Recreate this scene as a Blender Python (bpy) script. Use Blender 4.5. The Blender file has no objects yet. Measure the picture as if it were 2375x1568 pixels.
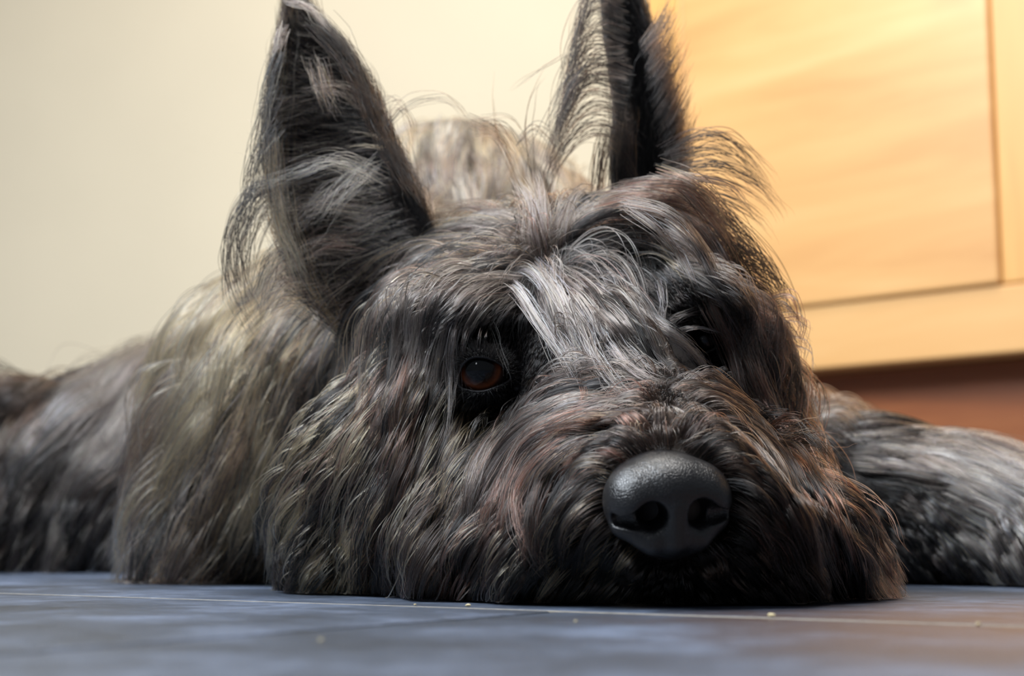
import bpy, bmesh, math, random
import numpy as np
from mathutils import Vector, Matrix, Euler

rng = np.random.default_rng(11)
random.seed(11)
D = bpy.data
scene = bpy.context.scene
COL = scene.collection

# ------------------------------------------------------------------ camera, world, lights, exposure
FPX = 3449.0                      # focal length in pixels of the 2375 px wide frame
PITCH = math.radians(7.65)
CAM = np.array([0.0, 0.0, 0.0217])
FWD = np.array([0.0, math.cos(PITCH), math.sin(PITCH)])
UP = np.array([0.0, -math.sin(PITCH), math.cos(PITCH)])
RIGHT = np.array([1.0, 0.0, 0.0])


def P(px, py, d):
    """point at depth d (metres along the optical axis) seen at pixel px, py"""
    return CAM + d * (FWD + (px - 1187.5) / FPX * RIGHT + (784.0 - py) / FPX * UP)


def project(pts):
    q = pts - CAM
    d = q @ FWD
    return 1187.5 + FPX * (q @ RIGHT) / d, 784.0 - FPX * (q @ UP) / d, d


cam_d = D.cameras.new('camera')
cam = D.objects.new('camera', cam_d)
COL.objects.link(cam)
cam.location = CAM
cam.rotation_euler = (math.pi / 2 + PITCH, 0, 0)
cam_d.sensor_width = 36.0
cam_d.lens = 36.0 * FPX / 2375.0
cam_d.clip_start = 0.01
cam_d.dof.use_dof = True
cam_d.dof.focus_distance = 0.52
cam_d.dof.aperture_fstop = 11.0
scene.camera = cam

world = D.worlds.new('room_light')
scene.world = world
world.use_nodes = True
bg = world.node_tree.nodes['Background']
bg.inputs[0].default_value = (0.80, 0.88, 1.0, 1)
bg.inputs[1].default_value = 0.20


def area(name, loc, target, sx, sy, power, color):
    l = D.lights.new(name, 'AREA')
    l.shape = 'RECTANGLE'
    l.size, l.size_y = sx, sy
    l.energy = power
    l.color = color
    o = D.objects.new(name, l)
    COL.objects.link(o)
    o.location = loc
    o.rotation_euler = (Vector(target) - Vector(loc)).to_track_quat('-Z', 'Y').to_euler()
    return o


area('window_daylight', (-0.90, 0.42, 1.35), (0.05, 0.6, 0.05), 1.0, 0.9, 60, (0.86, 0.93, 1.0))
area('wall_fill', (0.0, 1.5, 1.9), (0.15, 2.7, 0.5), 0.5, 0.5, 18, (1.0, 0.93, 0.82))  # added fill with no lamp in view, brightens the wall
area('ceiling_light', (0.35, 0.75, 2.3), (0.3, 0.72, 0.0), 0.9, 0.9, 36, (1.0, 0.98, 0.95))
area('far_window', (-0.75, -1.3, 0.95), (0.05, 0.6, 0.1), 0.16, 0.24, 1.5, (0.92, 0.96, 1.0))
scene.view_settings.view_transform = 'Standard'
scene.view_settings.look = 'None'
scene.view_settings.exposure = 0.0
scene.view_settings.gamma = 1.0
scene.view_settings.use_curve_mapping = False
scene.cycles.max_bounces = 5
scene.cycles.diffuse_bounces = 3
scene.cycles.glossy_bounces = 3
scene.cycles.transmission_bounces = 4
scene.cycles.use_adaptive_sampling = True
scene.cycles.adaptive_threshold = 0.02
scene.cycles.use_denoising = True
scene.render.hair_type = 'STRIP'

# ------------------------------------------------------------------ helpers


def srgb(r, g, b):
    f = lambda c: (c / 255 / 12.92) if c / 255 <= 0.04045 else ((c / 255 + 0.055) / 1.055) ** 2.4
    return (f(r), f(g), f(b))


class Mat:
    def __init__(s, name):
        s.m = D.materials.new(name)
        s.m.use_nodes = True
        s.t = s.m.node_tree
        s.b = s.t.nodes['Principled BSDF']

    def n(s, kind, **kw):
        node = s.t.nodes.new(kind)
        for k, v in kw.items():
            if k.startswith('i_'):
                node.inputs[k[2:].replace('_', ' ')].default_value = v
            else:
                setattr(node, k, v)
        return node

    def l(s, a, b):
        s.t.links.new(a, b)

    def ramp(s, stops):
        r = s.n('ShaderNodeValToRGB')
        e = r.color_ramp.elements
        while len(e) < len(stops):
            e.new(0.5)
        for el, (p, c) in zip(e, stops):
            el.position = p
            el.color = (*c, 1)
        return r


def mesh_obj(name, verts, faces, mat=None, parent=None, smooth=True):
    me = D.meshes.new(name)
    me.from_pydata([tuple(v) for v in verts], [], [tuple(f) for f in faces])
    me.update()
    if smooth:
        me.polygons.foreach_set('use_smooth', np.ones(len(me.polygons), bool))
    o = D.objects.new(name, me)
    COL.objects.link(o)
    if mat:
        me.materials.append(mat)
    if parent:
        o.parent = parent
    return o


def box_obj(name, x0, x1, y0, y1, z0, z1, mat, parent=None, bevel=0.002, rot=None, segs=2):
    bm = bmesh.new()
    bmesh.ops.create_cube(bm, size=1)
    for v in bm.verts:
        v.co = ((x0 + x1) / 2 + v.co.x * (x1 - x0), (y0 + y1) / 2 + v.co.y * (y1 - y0), (z0 + z1) / 2 + v.co.z * (z1 - z0))
    if bevel:
        bmesh.ops.bevel(bm, geom=list(bm.edges), offset=bevel, segments=segs, affect='EDGES', profile=0.5)
    me = D.meshes.new(name)
    bm.to_mesh(me)
    bm.free()
    me.materials.append(mat)
    o = D.objects.new(name, me)
    COL.objects.link(o)
    if parent:
        o.parent = parent
    return o


def empty(name, loc=(0, 0, 0), rz=0.0):
    o = D.objects.new(name, None)
    COL.objects.link(o)
    o.location = loc
    o.rotation_euler = (0, 0, rz)
    return o


def tag(o, label=None, cat=None, group=None, kind=None):
    for k, v in (('label', label), ('category', cat), ('group', group), ('kind', kind)):
        if v:
            o[k] = v
    return o


# ------------------------------------------------------------------ materials of the place
def slate():
    m = Mat('slate_tile')
    tc = m.n('ShaderNodeTexCoord')
    oi = m.n('ShaderNodeObjectInfo')
    big = m.n('ShaderNodeTexNoise', i_Scale=16.0, i_Detail=9.0, i_Roughness=0.72)
    m.l(tc.outputs['Object'], big.inputs['Vector'])
    r = m.ramp([(0.33, srgb(37, 43, 51)), (0.5, srgb(62, 71, 86)), (0.66, srgb(98, 109, 130))])
    m.l(big.outputs['Fac'], r.inputs['Fac'])
    mp = m.n('ShaderNodeMapping')
    mp.inputs['Scale'].default_value = (60, 90, 60)
    m.l(tc.outputs['Object'], mp.inputs['Vector'])
    fine = m.n('ShaderNodeTexNoise', i_Scale=2.6, i_Detail=9.0, i_Roughness=0.8)
    m.l(mp.outputs['Vector'], fine.inputs['Vector'])
    mix = m.n('ShaderNodeMix', data_type='RGBA', blend_type='OVERLAY')
    mix.inputs['Factor'].default_value = 0.95
    m.l(r.outputs['Color'], mix.inputs[6])
    m.l(fine.outputs['Fac'], mix.inputs[7])
    # brown reflection of the cabinet painted into the stone on the floor's right
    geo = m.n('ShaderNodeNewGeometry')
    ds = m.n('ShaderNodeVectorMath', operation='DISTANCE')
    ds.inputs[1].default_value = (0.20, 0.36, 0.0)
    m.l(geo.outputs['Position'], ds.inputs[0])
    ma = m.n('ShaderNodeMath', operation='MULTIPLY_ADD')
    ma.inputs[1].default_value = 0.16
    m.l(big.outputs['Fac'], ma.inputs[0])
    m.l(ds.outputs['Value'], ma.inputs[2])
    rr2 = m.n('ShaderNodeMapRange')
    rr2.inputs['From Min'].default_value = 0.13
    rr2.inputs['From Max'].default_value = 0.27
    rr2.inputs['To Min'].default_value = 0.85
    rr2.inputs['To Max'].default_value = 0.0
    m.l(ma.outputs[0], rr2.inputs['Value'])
    cab_reflection = m.n('ShaderNodeMix', data_type='RGBA')
    cab_reflection.inputs[7].default_value = (*srgb(96, 66, 50), 1)
    m.l(rr2.outputs['Result'], cab_reflection.inputs['Factor'])
    m.l(mix.outputs[2], cab_reflection.inputs[6])
    m.l(cab_reflection.outputs[2], m.b.inputs['Base Color'])
    rr = m.n('ShaderNodeMapRange')
    rr.inputs['To Min'].default_value = 0.24
    rr.inputs['To Max'].default_value = 0.42
    m.l(big.outputs['Fac'], rr.inputs['Value'])
    m.l(rr.outputs['Result'], m.b.inputs['Roughness'])
    add = m.n('ShaderNodeMath', operation='ADD')
    m.l(big.outputs['Fac'], add.inputs[0])
    m.l(fine.outputs['Fac'], add.inputs[1])
    bp = m.n('ShaderNodeBump', i_Strength=0.5, i_Distance=0.0014)
    m.l(add.outputs[0], bp.inputs['Height'])
    m.l(bp.outputs['Normal'], m.b.inputs['Normal'])
    return m.m


def plain(name, col, rough=0.6, noise=0.0, scale=30.0, bump=0.0):
    m = Mat(name)
    m.b.inputs['Roughness'].default_value = rough
    tc = m.n('ShaderNodeTexCoord')
    nz = m.n('ShaderNodeTexNoise', i_Scale=scale, i_Detail=5.0)
    m.l(tc.outputs['Object'], nz.inputs['Vector'])
    c0 = tuple(c * (1 - noise) for c in col)
    c1 = tuple(min(1, c * (1 + noise)) for c in col)
    r = m.ramp([(0.3, c0), (0.7, c1)])
    m.l(nz.outputs['Fac'], r.inputs['Fac'])
    m.l(r.outputs['Color'], m.b.inputs['Base Color'])
    if bump:
        bp = m.n('ShaderNodeBump', i_Strength=0.4, i_Distance=bump)
        m.l(nz.outputs['Fac'], bp.inputs['Height'])
        m.l(bp.outputs['Normal'], m.b.inputs['Normal'])
    return m.m


def wood(name, dark, mid, light, sx=1.2, sz=16.0):
    m = Mat(name)
    tc = m.n('ShaderNodeTexCoord')
    mp = m.n('ShaderNodeMapping')
    mp.inputs['Scale'].default_value = (sx, 1.0, sz)
    m.l(tc.outputs['Object'], mp.inputs['Vector'])
    nz = m.n('ShaderNodeTexNoise', i_Scale=1.6, i_Detail=7.0, i_Roughness=0.55, i_Distortion=0.6)
    m.l(mp.outputs['Vector'], nz.inputs['Vector'])
    r = m.ramp([(0.28, dark), (0.5, mid), (0.72, light)])
    m.l(nz.outputs['Fac'], r.inputs['Fac'])
    m.l(r.outputs['Color'], m.b.inputs['Base Color'])
    m.b.inputs['Roughness'].default_value = 0.42
    bp = m.n('ShaderNodeBump', i_Strength=0.15, i_Distance=0.001)
    m.l(nz.outputs['Fac'], bp.inputs['Height'])
    m.l(bp.outputs['Normal'], m.b.inputs['Normal'])
    return m.m


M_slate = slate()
M_grout = plain('tile_grout', srgb(114, 109, 101), 0.95, 0.35, 260, 0.0006)
M_wall = plain('cream_plaster', srgb(240, 228, 202), 0.85, 0.02, 4.0, 0.001)
M_wood = wood('honey_wood', srgb(212, 154, 92), srgb(226, 172, 108), srgb(236, 188, 126), 0.9, 9.0)
M_wood_v = wood('honey_wood_upright', srgb(218, 156, 86), srgb(232, 174, 100), srgb(240, 190, 118), 12.0, 1.0)
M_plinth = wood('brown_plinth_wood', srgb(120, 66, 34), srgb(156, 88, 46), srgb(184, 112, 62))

# ------------------------------------------------------------------ room: floor of slate tiles, wall, cabinet
def floor_at(px, py):
    d0 = P(px, py, 1.0) - CAM
    t = -CAM[2] / d0[2]
    return CAM + t * d0


floor = mesh_obj('floor', [(-3, -1.2, -0.0011), (3, -1.2, -0.0011), (3, 3.4, -0.0011), (-3, 3.4, -0.0011)], [(0, 1, 2, 3)], M_grout, smooth=False)
tag(floor, 'slate tiled floor', kind='structure')
J = floor_at(1300, 1416)
TA = math.atan2(*(floor_at(2375, 1443) - floor_at(480, 1385))[[1, 0]])
ca, sa = math.cos(TA), math.sin(TA)
TL, TW, GAP = 0.60, 0.60, 0.0030
tile_me = {}
GAPR = 0.0058                     # the joints between rows are wider and filled nearly flush
k = 0
for row in range(-3, 6):
    off = 0.0 if row % 2 else TL * 0.5      # row -1 is the one in front of the joint
    for c in range(-5, 6):
        u0 = off + c * TL
        v0 = row * TW
        uc, vc = u0 + TL / 2, v0 + TW / 2
        x, y = J[0] + ca * uc - sa * vc, J[1] + sa * uc + ca * vc
        if not (-1.9 < x < 1.9 and -0.7 < y < 2.75):
            continue
        if not tile_me:
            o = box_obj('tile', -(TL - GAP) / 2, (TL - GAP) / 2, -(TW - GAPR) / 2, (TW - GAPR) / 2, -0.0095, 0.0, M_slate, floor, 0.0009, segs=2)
            tile_me[0] = o.data
        else:
            o = D.objects.new('tile', tile_me[0])
            COL.objects.link(o)
            o.parent = floor
        o.location = (x, y, 0.0 + random.uniform(-0.0003, 0.0))
        o.rotation_euler = (0, 0, TA + (math.pi if random.random() < 0.5 else 0))
        k += 1

for row in range(-2, 5):
    g_ = box_obj('grout_strip', -2.2, 2.2, -GAPR / 2 - 0.0002, GAPR / 2 + 0.0002, -0.0010, -0.0003, M_grout, floor, 0)
    g_.location = (J[0] - sa * row * TW, J[1] + ca * row * TW, 0)
    g_.rotation_euler = (0, 0, TA)

wall = box_obj('wall_back', -3.0, 3.0, 2.9, 3.02, -0.004, 2.6, M_wall, bevel=0)
tag(wall, 'cream plaster wall', kind='structure')

# cabinet: local x runs along its face, local -y is outward
CA = math.radians(-41.5)
CS = 1.6                         # the cabinet stands well behind the dog
cx, cy, _ = P(1850, 860, 1.10 * CS)
cab = empty('cabinet', (cx, cy, 0), CA)
tag(cab, 'honey coloured wooden cabinet on a recessed brown plinth behind the dog', 'cabinet')
ZB, ZS, ZT = P(1850, 860, 1.10 * CS)[2], P(1850, 712, 1.10 * CS)[2], 0.86
XL, XR = -0.135 * CS, 0.62 * CS
XD0, XD1 = -0.098 * CS, 0.158 * CS
box_obj('carcass', XL + 0.002, XR - 0.002, 0.020, 0.48, ZB + 0.001, ZT, M_wood, cab, 0.002)
box_obj('bottom_rail', XL, XR, 0.0, 0.0195, ZB, ZS - 0.0005, M_wood, cab, 0.003)
box_obj('stile', XL, XD0 - 0.0012, 0.0, 0.0195, ZS, ZT, M_wood_v, cab, 0.003)
box_obj('stile', XD1 + 0.0012, XD1 + 0.06, 0.0, 0.0195, ZS, ZT, M_wood_v, cab, 0.003)
for xa, xb in ((XD0, XD1), (XD1 + 0.066, XR)):
    dr = box_obj('door', xa, xb, -0.004, 0.0195, ZS + 0.0008, ZT - 0.05, M_wood, cab, 0.004, segs=3)
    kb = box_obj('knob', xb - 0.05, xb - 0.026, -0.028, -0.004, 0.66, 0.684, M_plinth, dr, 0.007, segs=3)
box_obj('top_rail', XL, XR, 0.0, 0.0195, ZT - 0.048, ZT, M_wood, cab, 0.003)
box_obj('worktop', XL - 0.02, XR + 0.01, -0.02, 0.50, ZT + 0.0005, ZT + 0.03, M_wood, cab, 0.004)
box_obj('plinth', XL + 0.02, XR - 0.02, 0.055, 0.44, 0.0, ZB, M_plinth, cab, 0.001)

# ------------------------------------------------------------------ the dog's body as one signed distance field
H = 0.004
LO = np.array([-0.56, 0.38, -0.012])
HI = np.array([0.52, 1.42, 0.46])
NXYZ = np.ceil((HI - LO) / H).astype(int) + 1
BIG = 0.05
GRID = np.full(NXYZ, BIG, np.float32)
AX = [LO[i] + H * np.arange(NXYZ[i]) for i in range(3)]


def smin(a, b, k):
    h = np.clip(0.5 + 0.5 * (b - a) / k, 0, 1)
    return b + (a - b) * h - k * h * (1 - h)


def prim(a, ra, b=None, rb=None, k=0.02, sub=False):
    a = np.asarray(a, float)
    if b is None:
        b, rb = a + np.array([0, 1e-4, 0]), ra
    b = np.asarray(b, float)
    m = max(ra, rb) + BIG + 0.01
    lo = np.maximum(((np.minimum(a, b) - m - LO) / H).astype(int), 0)
    hi = np.minimum(((np.maximum(a, b) + m - LO) / H).astype(int) + 1, NXYZ)
    s = tuple(slice(l, h) for l, h in zip(lo, hi))
    x, y, z = np.meshgrid(*(AX[i][s[i]].astype(np.float32) for i in range(3)), indexing='ij')
    ab = b - a
    t = np.clip(((x - a[0]) * ab[0] + (y - a[1]) * ab[1] + (z - a[2]) * ab[2]) / (ab @ ab), 0, 1)
    dx, dy, dz = x - a[0] - t * ab[0], y - a[1] - t * ab[1], z - a[2] - t * ab[2]
    d = np.sqrt(dx * dx + dy * dy + dz * dz) - (ra + (rb - ra) * t)
    g = GRID[s]
    if sub:
        GRID[s] = -smin(-g, d, k)
    else:
        GRID[s] = np.minimum(smin(g, d, k), BIG)


def ball(px, py, d, r, k=0.02, sub=False):
    prim(P(px, py, d), r, k=k, sub=sub)


def limb(a, b, k=0.02):
    prim(P(*a[:3]), a[3], P(*b[:3]), b[3], k=k)


# trunk, hips and hind leg
limb((1020, 900, 0.86, 0.090), (1060, 610, 1.02, 0.088), 0.04)
limb((1060, 610, 1.02, 0.086), (900, 840, 1.22, 0.100), 0.04)
limb((900, 900, 1.22, 0.100), (420, 1060, 1.06, 0.080), 0.04)
limb((420, 1060, 1.06, 0.072), (40, 1060, 1.00, 0.046), 0.03)
limb((40, 1060, 1.00, 0.044), (-240, 1170, 0.95, 0.030), 0.02)
limb((300, 1150, 1.00, 0.050), (20, 1240, 0.96, 0.026), 0.02)
# chest, mane side and far shoulder
limb((760, 800, 0.79, 0.056), (700, 1010, 0.76, 0.058), 0.03)
limb((700, 1010, 0.76, 0.056), (540, 1230, 0.74, 0.034), 0.03)
limb((1560, 1050, 0.86, 0.048), (1200, 950, 0.84, 0.080), 0.04)
# neck
limb((1180, 830, 0.68, 0.056), (1060, 860, 0.82, 0.085), 0.03)
# front leg stretched to the right
limb((1640, 1090, 0.84, 0.044), (1900, 1165, 0.76, 0.031), 0.03)
limb((1900, 1165, 0.76, 0.031), (2160, 1185, 0.73, 0.027), 0.02)
limb((2160, 1185, 0.73, 0.027), (2440, 1238, 0.69, 0.021), 0.02)
limb((2440, 1238, 0.69, 0.021), (2650, 1260, 0.66, 0.022), 0.02)
limb((2650, 1265, 0.66, 0.024), (2760, 1290, 0.63, 0.020), 0.015)
# skull, cheeks, jaws
limb((1395, 880, 0.566, 0.033), (1305, 770, 0.64, 0.046), 0.02)
limb((1010, 960, 0.585, 0.026), (1180, 780, 0.60, 0.030), 0.02)
limb((1655, 820, 0.605, 0.020), (1560, 760, 0.615, 0.028), 0.02)
limb((930, 1090, 0.605, 0.035), (900, 1250, 0.60, 0.028), 0.02)
limb((1000, 1010, 0.60, 0.030), (1180, 1180, 0.555, 0.028), 0.02)
limb((1675, 960, 0.60, 0.024), (1740, 1200, 0.578, 0.020), 0.02)
ball(1090, 745, 0.572, 0.014, 0.012)
ball(1590, 690, 0.583, 0.015, 0.012)
# muzzle and lips
limb((1545, 1160, 0.482, 0.0215), (1440, 960, 0.558, 0.032), 0.012)
limb((1350, 1240, 0.503, 0.021), (1230, 1200, 0.55, 0.026), 0.014)
limb((1730, 1230, 0.498, 0.0205), (1765, 1195, 0.55, 0.021), 0.014)
limb((1765, 1190, 0.545, 0.020), (1850, 1290, 0.550, 0.014), 0.02)
ball(1545, 1300, 0.490, 0.0135, 0.012)
# eye sockets
GRID0 = GRID.copy()
EYES = [dict(px=1118, py=862, d=0.5565, r=0.0125), dict(px=1632, py=790, d=0.594, r=0.0120)]
for e in EYES:
    e['c'] = P(e['px'], e['py'], e['d'])
    prim(e['c'] - 0.004 * FWD, e['r'] + 0.0022, k=0.006, sub=True)
# flat on the floor
GRID = np.maximum(GRID, -(AX[2][None, None, :] - 0.0005).astype(np.float32))


def lookup(p, g=None):
    q = (np.asarray(p, np.float32) - LO.astype(np.float32)) / np.float32(H)
    q = np.clip(q, 0, (NXYZ - 1.001).astype(np.float32))
    i = q.astype(np.int32)
    f = q - i
    x, y, z = i[..., 0], i[..., 1], i[..., 2]
    fx, fy, fz = f[..., 0], f[..., 1], f[..., 2]
    g = GRID if g is None else g
    c00 = g[x, y, z] * (1 - fx) + g[x + 1, y, z] * fx
    c10 = g[x, y + 1, z] * (1 - fx) + g[x + 1, y + 1, z] * fx
    c01 = g[x, y, z + 1] * (1 - fx) + g[x + 1, y, z + 1] * fx
    c11 = g[x, y + 1, z + 1] * (1 - fx) + g[x + 1, y + 1, z + 1] * fx
    return (c00 * (1 - fy) + c10 * fy) * (1 - fz) + (c01 * (1 - fy) + c11 * fy) * fz


def grad(p, e=0.004):
    g = np.stack([lookup(p + np.eye(3)[i] * e) - lookup(p - np.eye(3)[i] * e) for i in range(3)], -1)
    return g / (np.linalg.norm(g, axis=-1, keepdims=True) + 1e-9)


def surface_nets(G, lo, h):
    ins = G < 0
    nx, ny, nz = G.shape
    cells = None
    cnt = np.zeros((nx - 1, ny - 1, nz - 1), np.int8)
    for a in (0, 1):
        for b in (0, 1):
            for c in (0, 1):
                cnt += ins[a:nx - 1 + a, b:ny - 1 + b, c:nz - 1 + c]
    act = (cnt > 0) & (cnt < 8)
    ci = np.argwhere(act)
    idx = np.full(act.shape, -1, np.int64)
    idx[act] = np.arange(len(ci))
    acc = np.zeros((len(ci), 3))
    num = np.zeros(len(ci))
    corners = [(a, b, c) for a in (0, 1) for b in (0, 1) for c in (0, 1)]
    for i, A in enumerate(corners):
        for B in corners[i + 1:]:
            if sum(abs(p - q) for p, q in zip(A, B)) != 1:
                continue
            va = G[ci[:, 0] + A[0], ci[:, 1] + A[1], ci[:, 2] + A[2]]
            vb = G[ci[:, 0] + B[0], ci[:, 1] + B[1], ci[:, 2] + B[2]]
            m = (va < 0) != (vb < 0)
            t = np.where(m, va / np.where(m, va - vb, 1), 0)
            pt = np.array(A)[None] + t[:, None] * (np.array(B) - np.array(A))[None]
            acc[m] += pt[m]
            num[m] += 1
    V = lo + h * (ci + acc / num[:, None])
    F = []
    for ax in range(3):
        o1, o2 = (ax + 1) % 3, (ax + 2) % 3
        sa = [slice(None)] * 3
        sb = [slice(None)] * 3
        sa[ax], sb[ax] = slice(0, -1), slice(1, None)
        A, B = ins[tuple(sa)], ins[tuple(sb)]
        e = np.argwhere(A != B)
        e = e[(e[:, o1] > 0) & (e[:, o2] > 0) & (e[:, o1] < G.shape[o1] - 1) & (e[:, o2] < G.shape[o2] - 1)]
        flip = A[e[:, 0], e[:, 1], e[:, 2]]
        q = []
        for du, dv in ((-1, -1), (0, -1), (0, 0), (-1, 0)):
            c = e.copy()
            c[:, o1] += du
            c[:, o2] += dv
            q.append(idx[c[:, 0], c[:, 1], c[:, 2]])
        q = np.stack(q, 1)
        q[~flip] = q[~flip][:, ::-1]
        F.append(q)
    return V, np.concatenate(F)


def fast_mesh(name, V, F, mat, parent):
    me = D.meshes.new(name)
    n, m, w = len(V), len(F), F.shape[1]
    me.vertices.add(n)
    me.vertices.foreach_set('co', np.asarray(V, np.float32).ravel())
    me.loops.add(m * w)
    me.loops.foreach_set('vertex_index', np.asarray(F, np.int32).ravel())
    me.polygons.add(m)
    me.polygons.foreach_set('loop_start', np.arange(0, m * w, w, dtype=np.int32))
    me.polygons.foreach_set('use_smooth', np.ones(m, bool))
    me.update(calc_edges=True)
    me.materials.append(mat)
    o = D.objects.new(name, me)
    COL.objects.link(o)
    o.parent = parent
    return o


dog = empty('dog', (0, 0, 0))
tag(dog, 'shaggy brindle dog lying with its chin flat on the grey slate tiles', 'dog')
M_skin = plain('dark_skin', srgb(34, 29, 27), 0.6, 0.3, 400, 0.0002)
BV, BF = surface_nets(GRID, LO, H)
body = fast_mesh('body', BV, BF, M_skin, dog)

# ------------------------------------------------------------------ eyes and lids
def eye_mat():
    m = Mat('brown_eye')
    tc = m.n('ShaderNodeTexCoord')
    sp = m.n('ShaderNodeSeparateXYZ')
    m.l(tc.outputs['Object'], sp.inputs[0])
    # radius from the gaze axis (local -y), in metres
    cmb = m.n('ShaderNodeCombineXYZ')
    m.l(sp.outputs[0], cmb.inputs[0])
    m.l(sp.outputs[2], cmb.inputs[2])
    ln = m.n('ShaderNodeVectorMath', operation='LENGTH')
    m.l(cmb.outputs[0], ln.inputs[0])
    mr = m.n('ShaderNodeMath', operation='MULTIPLY')
    mr.inputs[1].default_value = 1 / 0.0125
    m.l(ln.outputs['Value'], mr.inputs[0])
    nz = m.n('ShaderNodeTexNoise', i_Scale=900.0, i_Detail=3.0)
    m.l(tc.outputs['Object'], nz.inputs['Vector'])
    ad = m.n('ShaderNodeMath', operation='MULTIPLY_ADD')
    ad.inputs[1].default_value = 0.05
    m.l(nz.outputs['Fac'], ad.inputs[0])
    m.l(mr.outputs[0], ad.inputs[2])
    r = m.ramp([(0.40, (0.001, 0.001, 0.001)), (0.47, srgb(40, 18, 10)), (0.60, srgb(96, 48, 24)), (0.68, srgb(40, 20, 12)), (0.76, srgb(14, 9, 8))])
    m.l(ad.outputs[0], r.inputs['Fac'])
    m.l(r.outputs['Color'], m.b.inputs['Base Color'])
    m.b.inputs['Roughness'].default_value = 0.6
    m.b.inputs['Specular IOR Level'].default_value = 0.05
    m.b.inputs['Coat Weight'].default_value = 1.0
    m.b.inputs['Coat Roughness'].default_value = 0.015
    m.b.inputs['Coat IOR'].default_value = 1.36
    return m.m


M_eye = eye_mat()
M_lid = plain('eyelid_skin', srgb(26, 24, 26), 0.5, 0.3, 900, 0.0004)
OPEN = [[(1068, 896), (1087, 903), (1105, 906), (1123, 905), (1140, 900), (1163, 891), (1183, 877), (1172, 858), (1152, 842), (1126, 832), (1100, 831), (1082, 840), (1070, 857), (1065, 878)],
        [(1580, 806), (1600, 815), (1622, 818), (1645, 812), (1665, 800), (1678, 784), (1662, 768), (1640, 760), (1615, 762), (1594, 775), (1582, 790)]]
GAZE = [(1112, 851), (1632, 792)]


def raycast(px, py, dmin=0.40, dmax=1.40, step=0.002, g=None):
    px, py = np.atleast_1d(px).astype(float), np.atleast_1d(py).astype(float)
    dirs = FWD + ((px - 1187.5) / FPX)[:, None] * RIGHT + ((784 - py) / FPX)[:, None] * UP
    ts = np.arange(dmin, dmax, step)
    hit = np.full(len(px), np.nan)
    for s in range(0, len(px), 400):
        pts = CAM + ts[None, :, None] * dirs[s:s + 400, None, :]
        inside = lookup(pts, g) < 0
        first = inside.argmax(1)
        ok = inside.any(1)
        f = first[ok]
        v = lookup(pts[ok, f], g), lookup(pts[ok, np.maximum(f - 1, 0)], g)
        hit[s:s + 400][ok] = ts[f] - step * np.clip(-v[0] / np.maximum(v[1] - v[0], 1e-6), 0, 1)
    return hit


def closed_resample(pts, n):
    p = np.array(pts + pts[:1], float)
    # Catmull-Rom through the points
    q = np.array(pts, float)
    out = []
    m = len(q)
    for i in range(m):
        a, b, c, d_ = q[i - 1], q[i], q[(i + 1) % m], q[(i + 2) % m]
        for t in np.linspace(0, 1, 8, endpoint=False):
            out.append(0.5 * (2 * b + (c - a) * t + (2 * a - 5 * b + 4 * c - d_) * t * t + (3 * b - a - 3 * c + d_) * t ** 3))
    out = np.array(out)
    L = np.r_[0, np.cumsum(np.linalg.norm(np.diff(np.vstack([out, out[:1]]), axis=0), axis=1))]
    u = np.linspace(0, L[-1], n, endpoint=False)
    oo = np.vstack([out, out[:1]])
    return np.stack([np.interp(u, L, oo[:, i]) for i in range(2)], 1)


def sphere_depth(px, py, c, r):
    v = FWD + (px - 1187.5) / FPX * RIGHT + (784 - py) / FPX * UP
    o = CAM - c
    A, B, C = v @ v, 2 * (v @ o), o @ o - r * r
    disc = B * B - 4 * A * C
    return None if disc < 0 else (-B - math.sqrt(disc)) / (2 * A)


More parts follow.
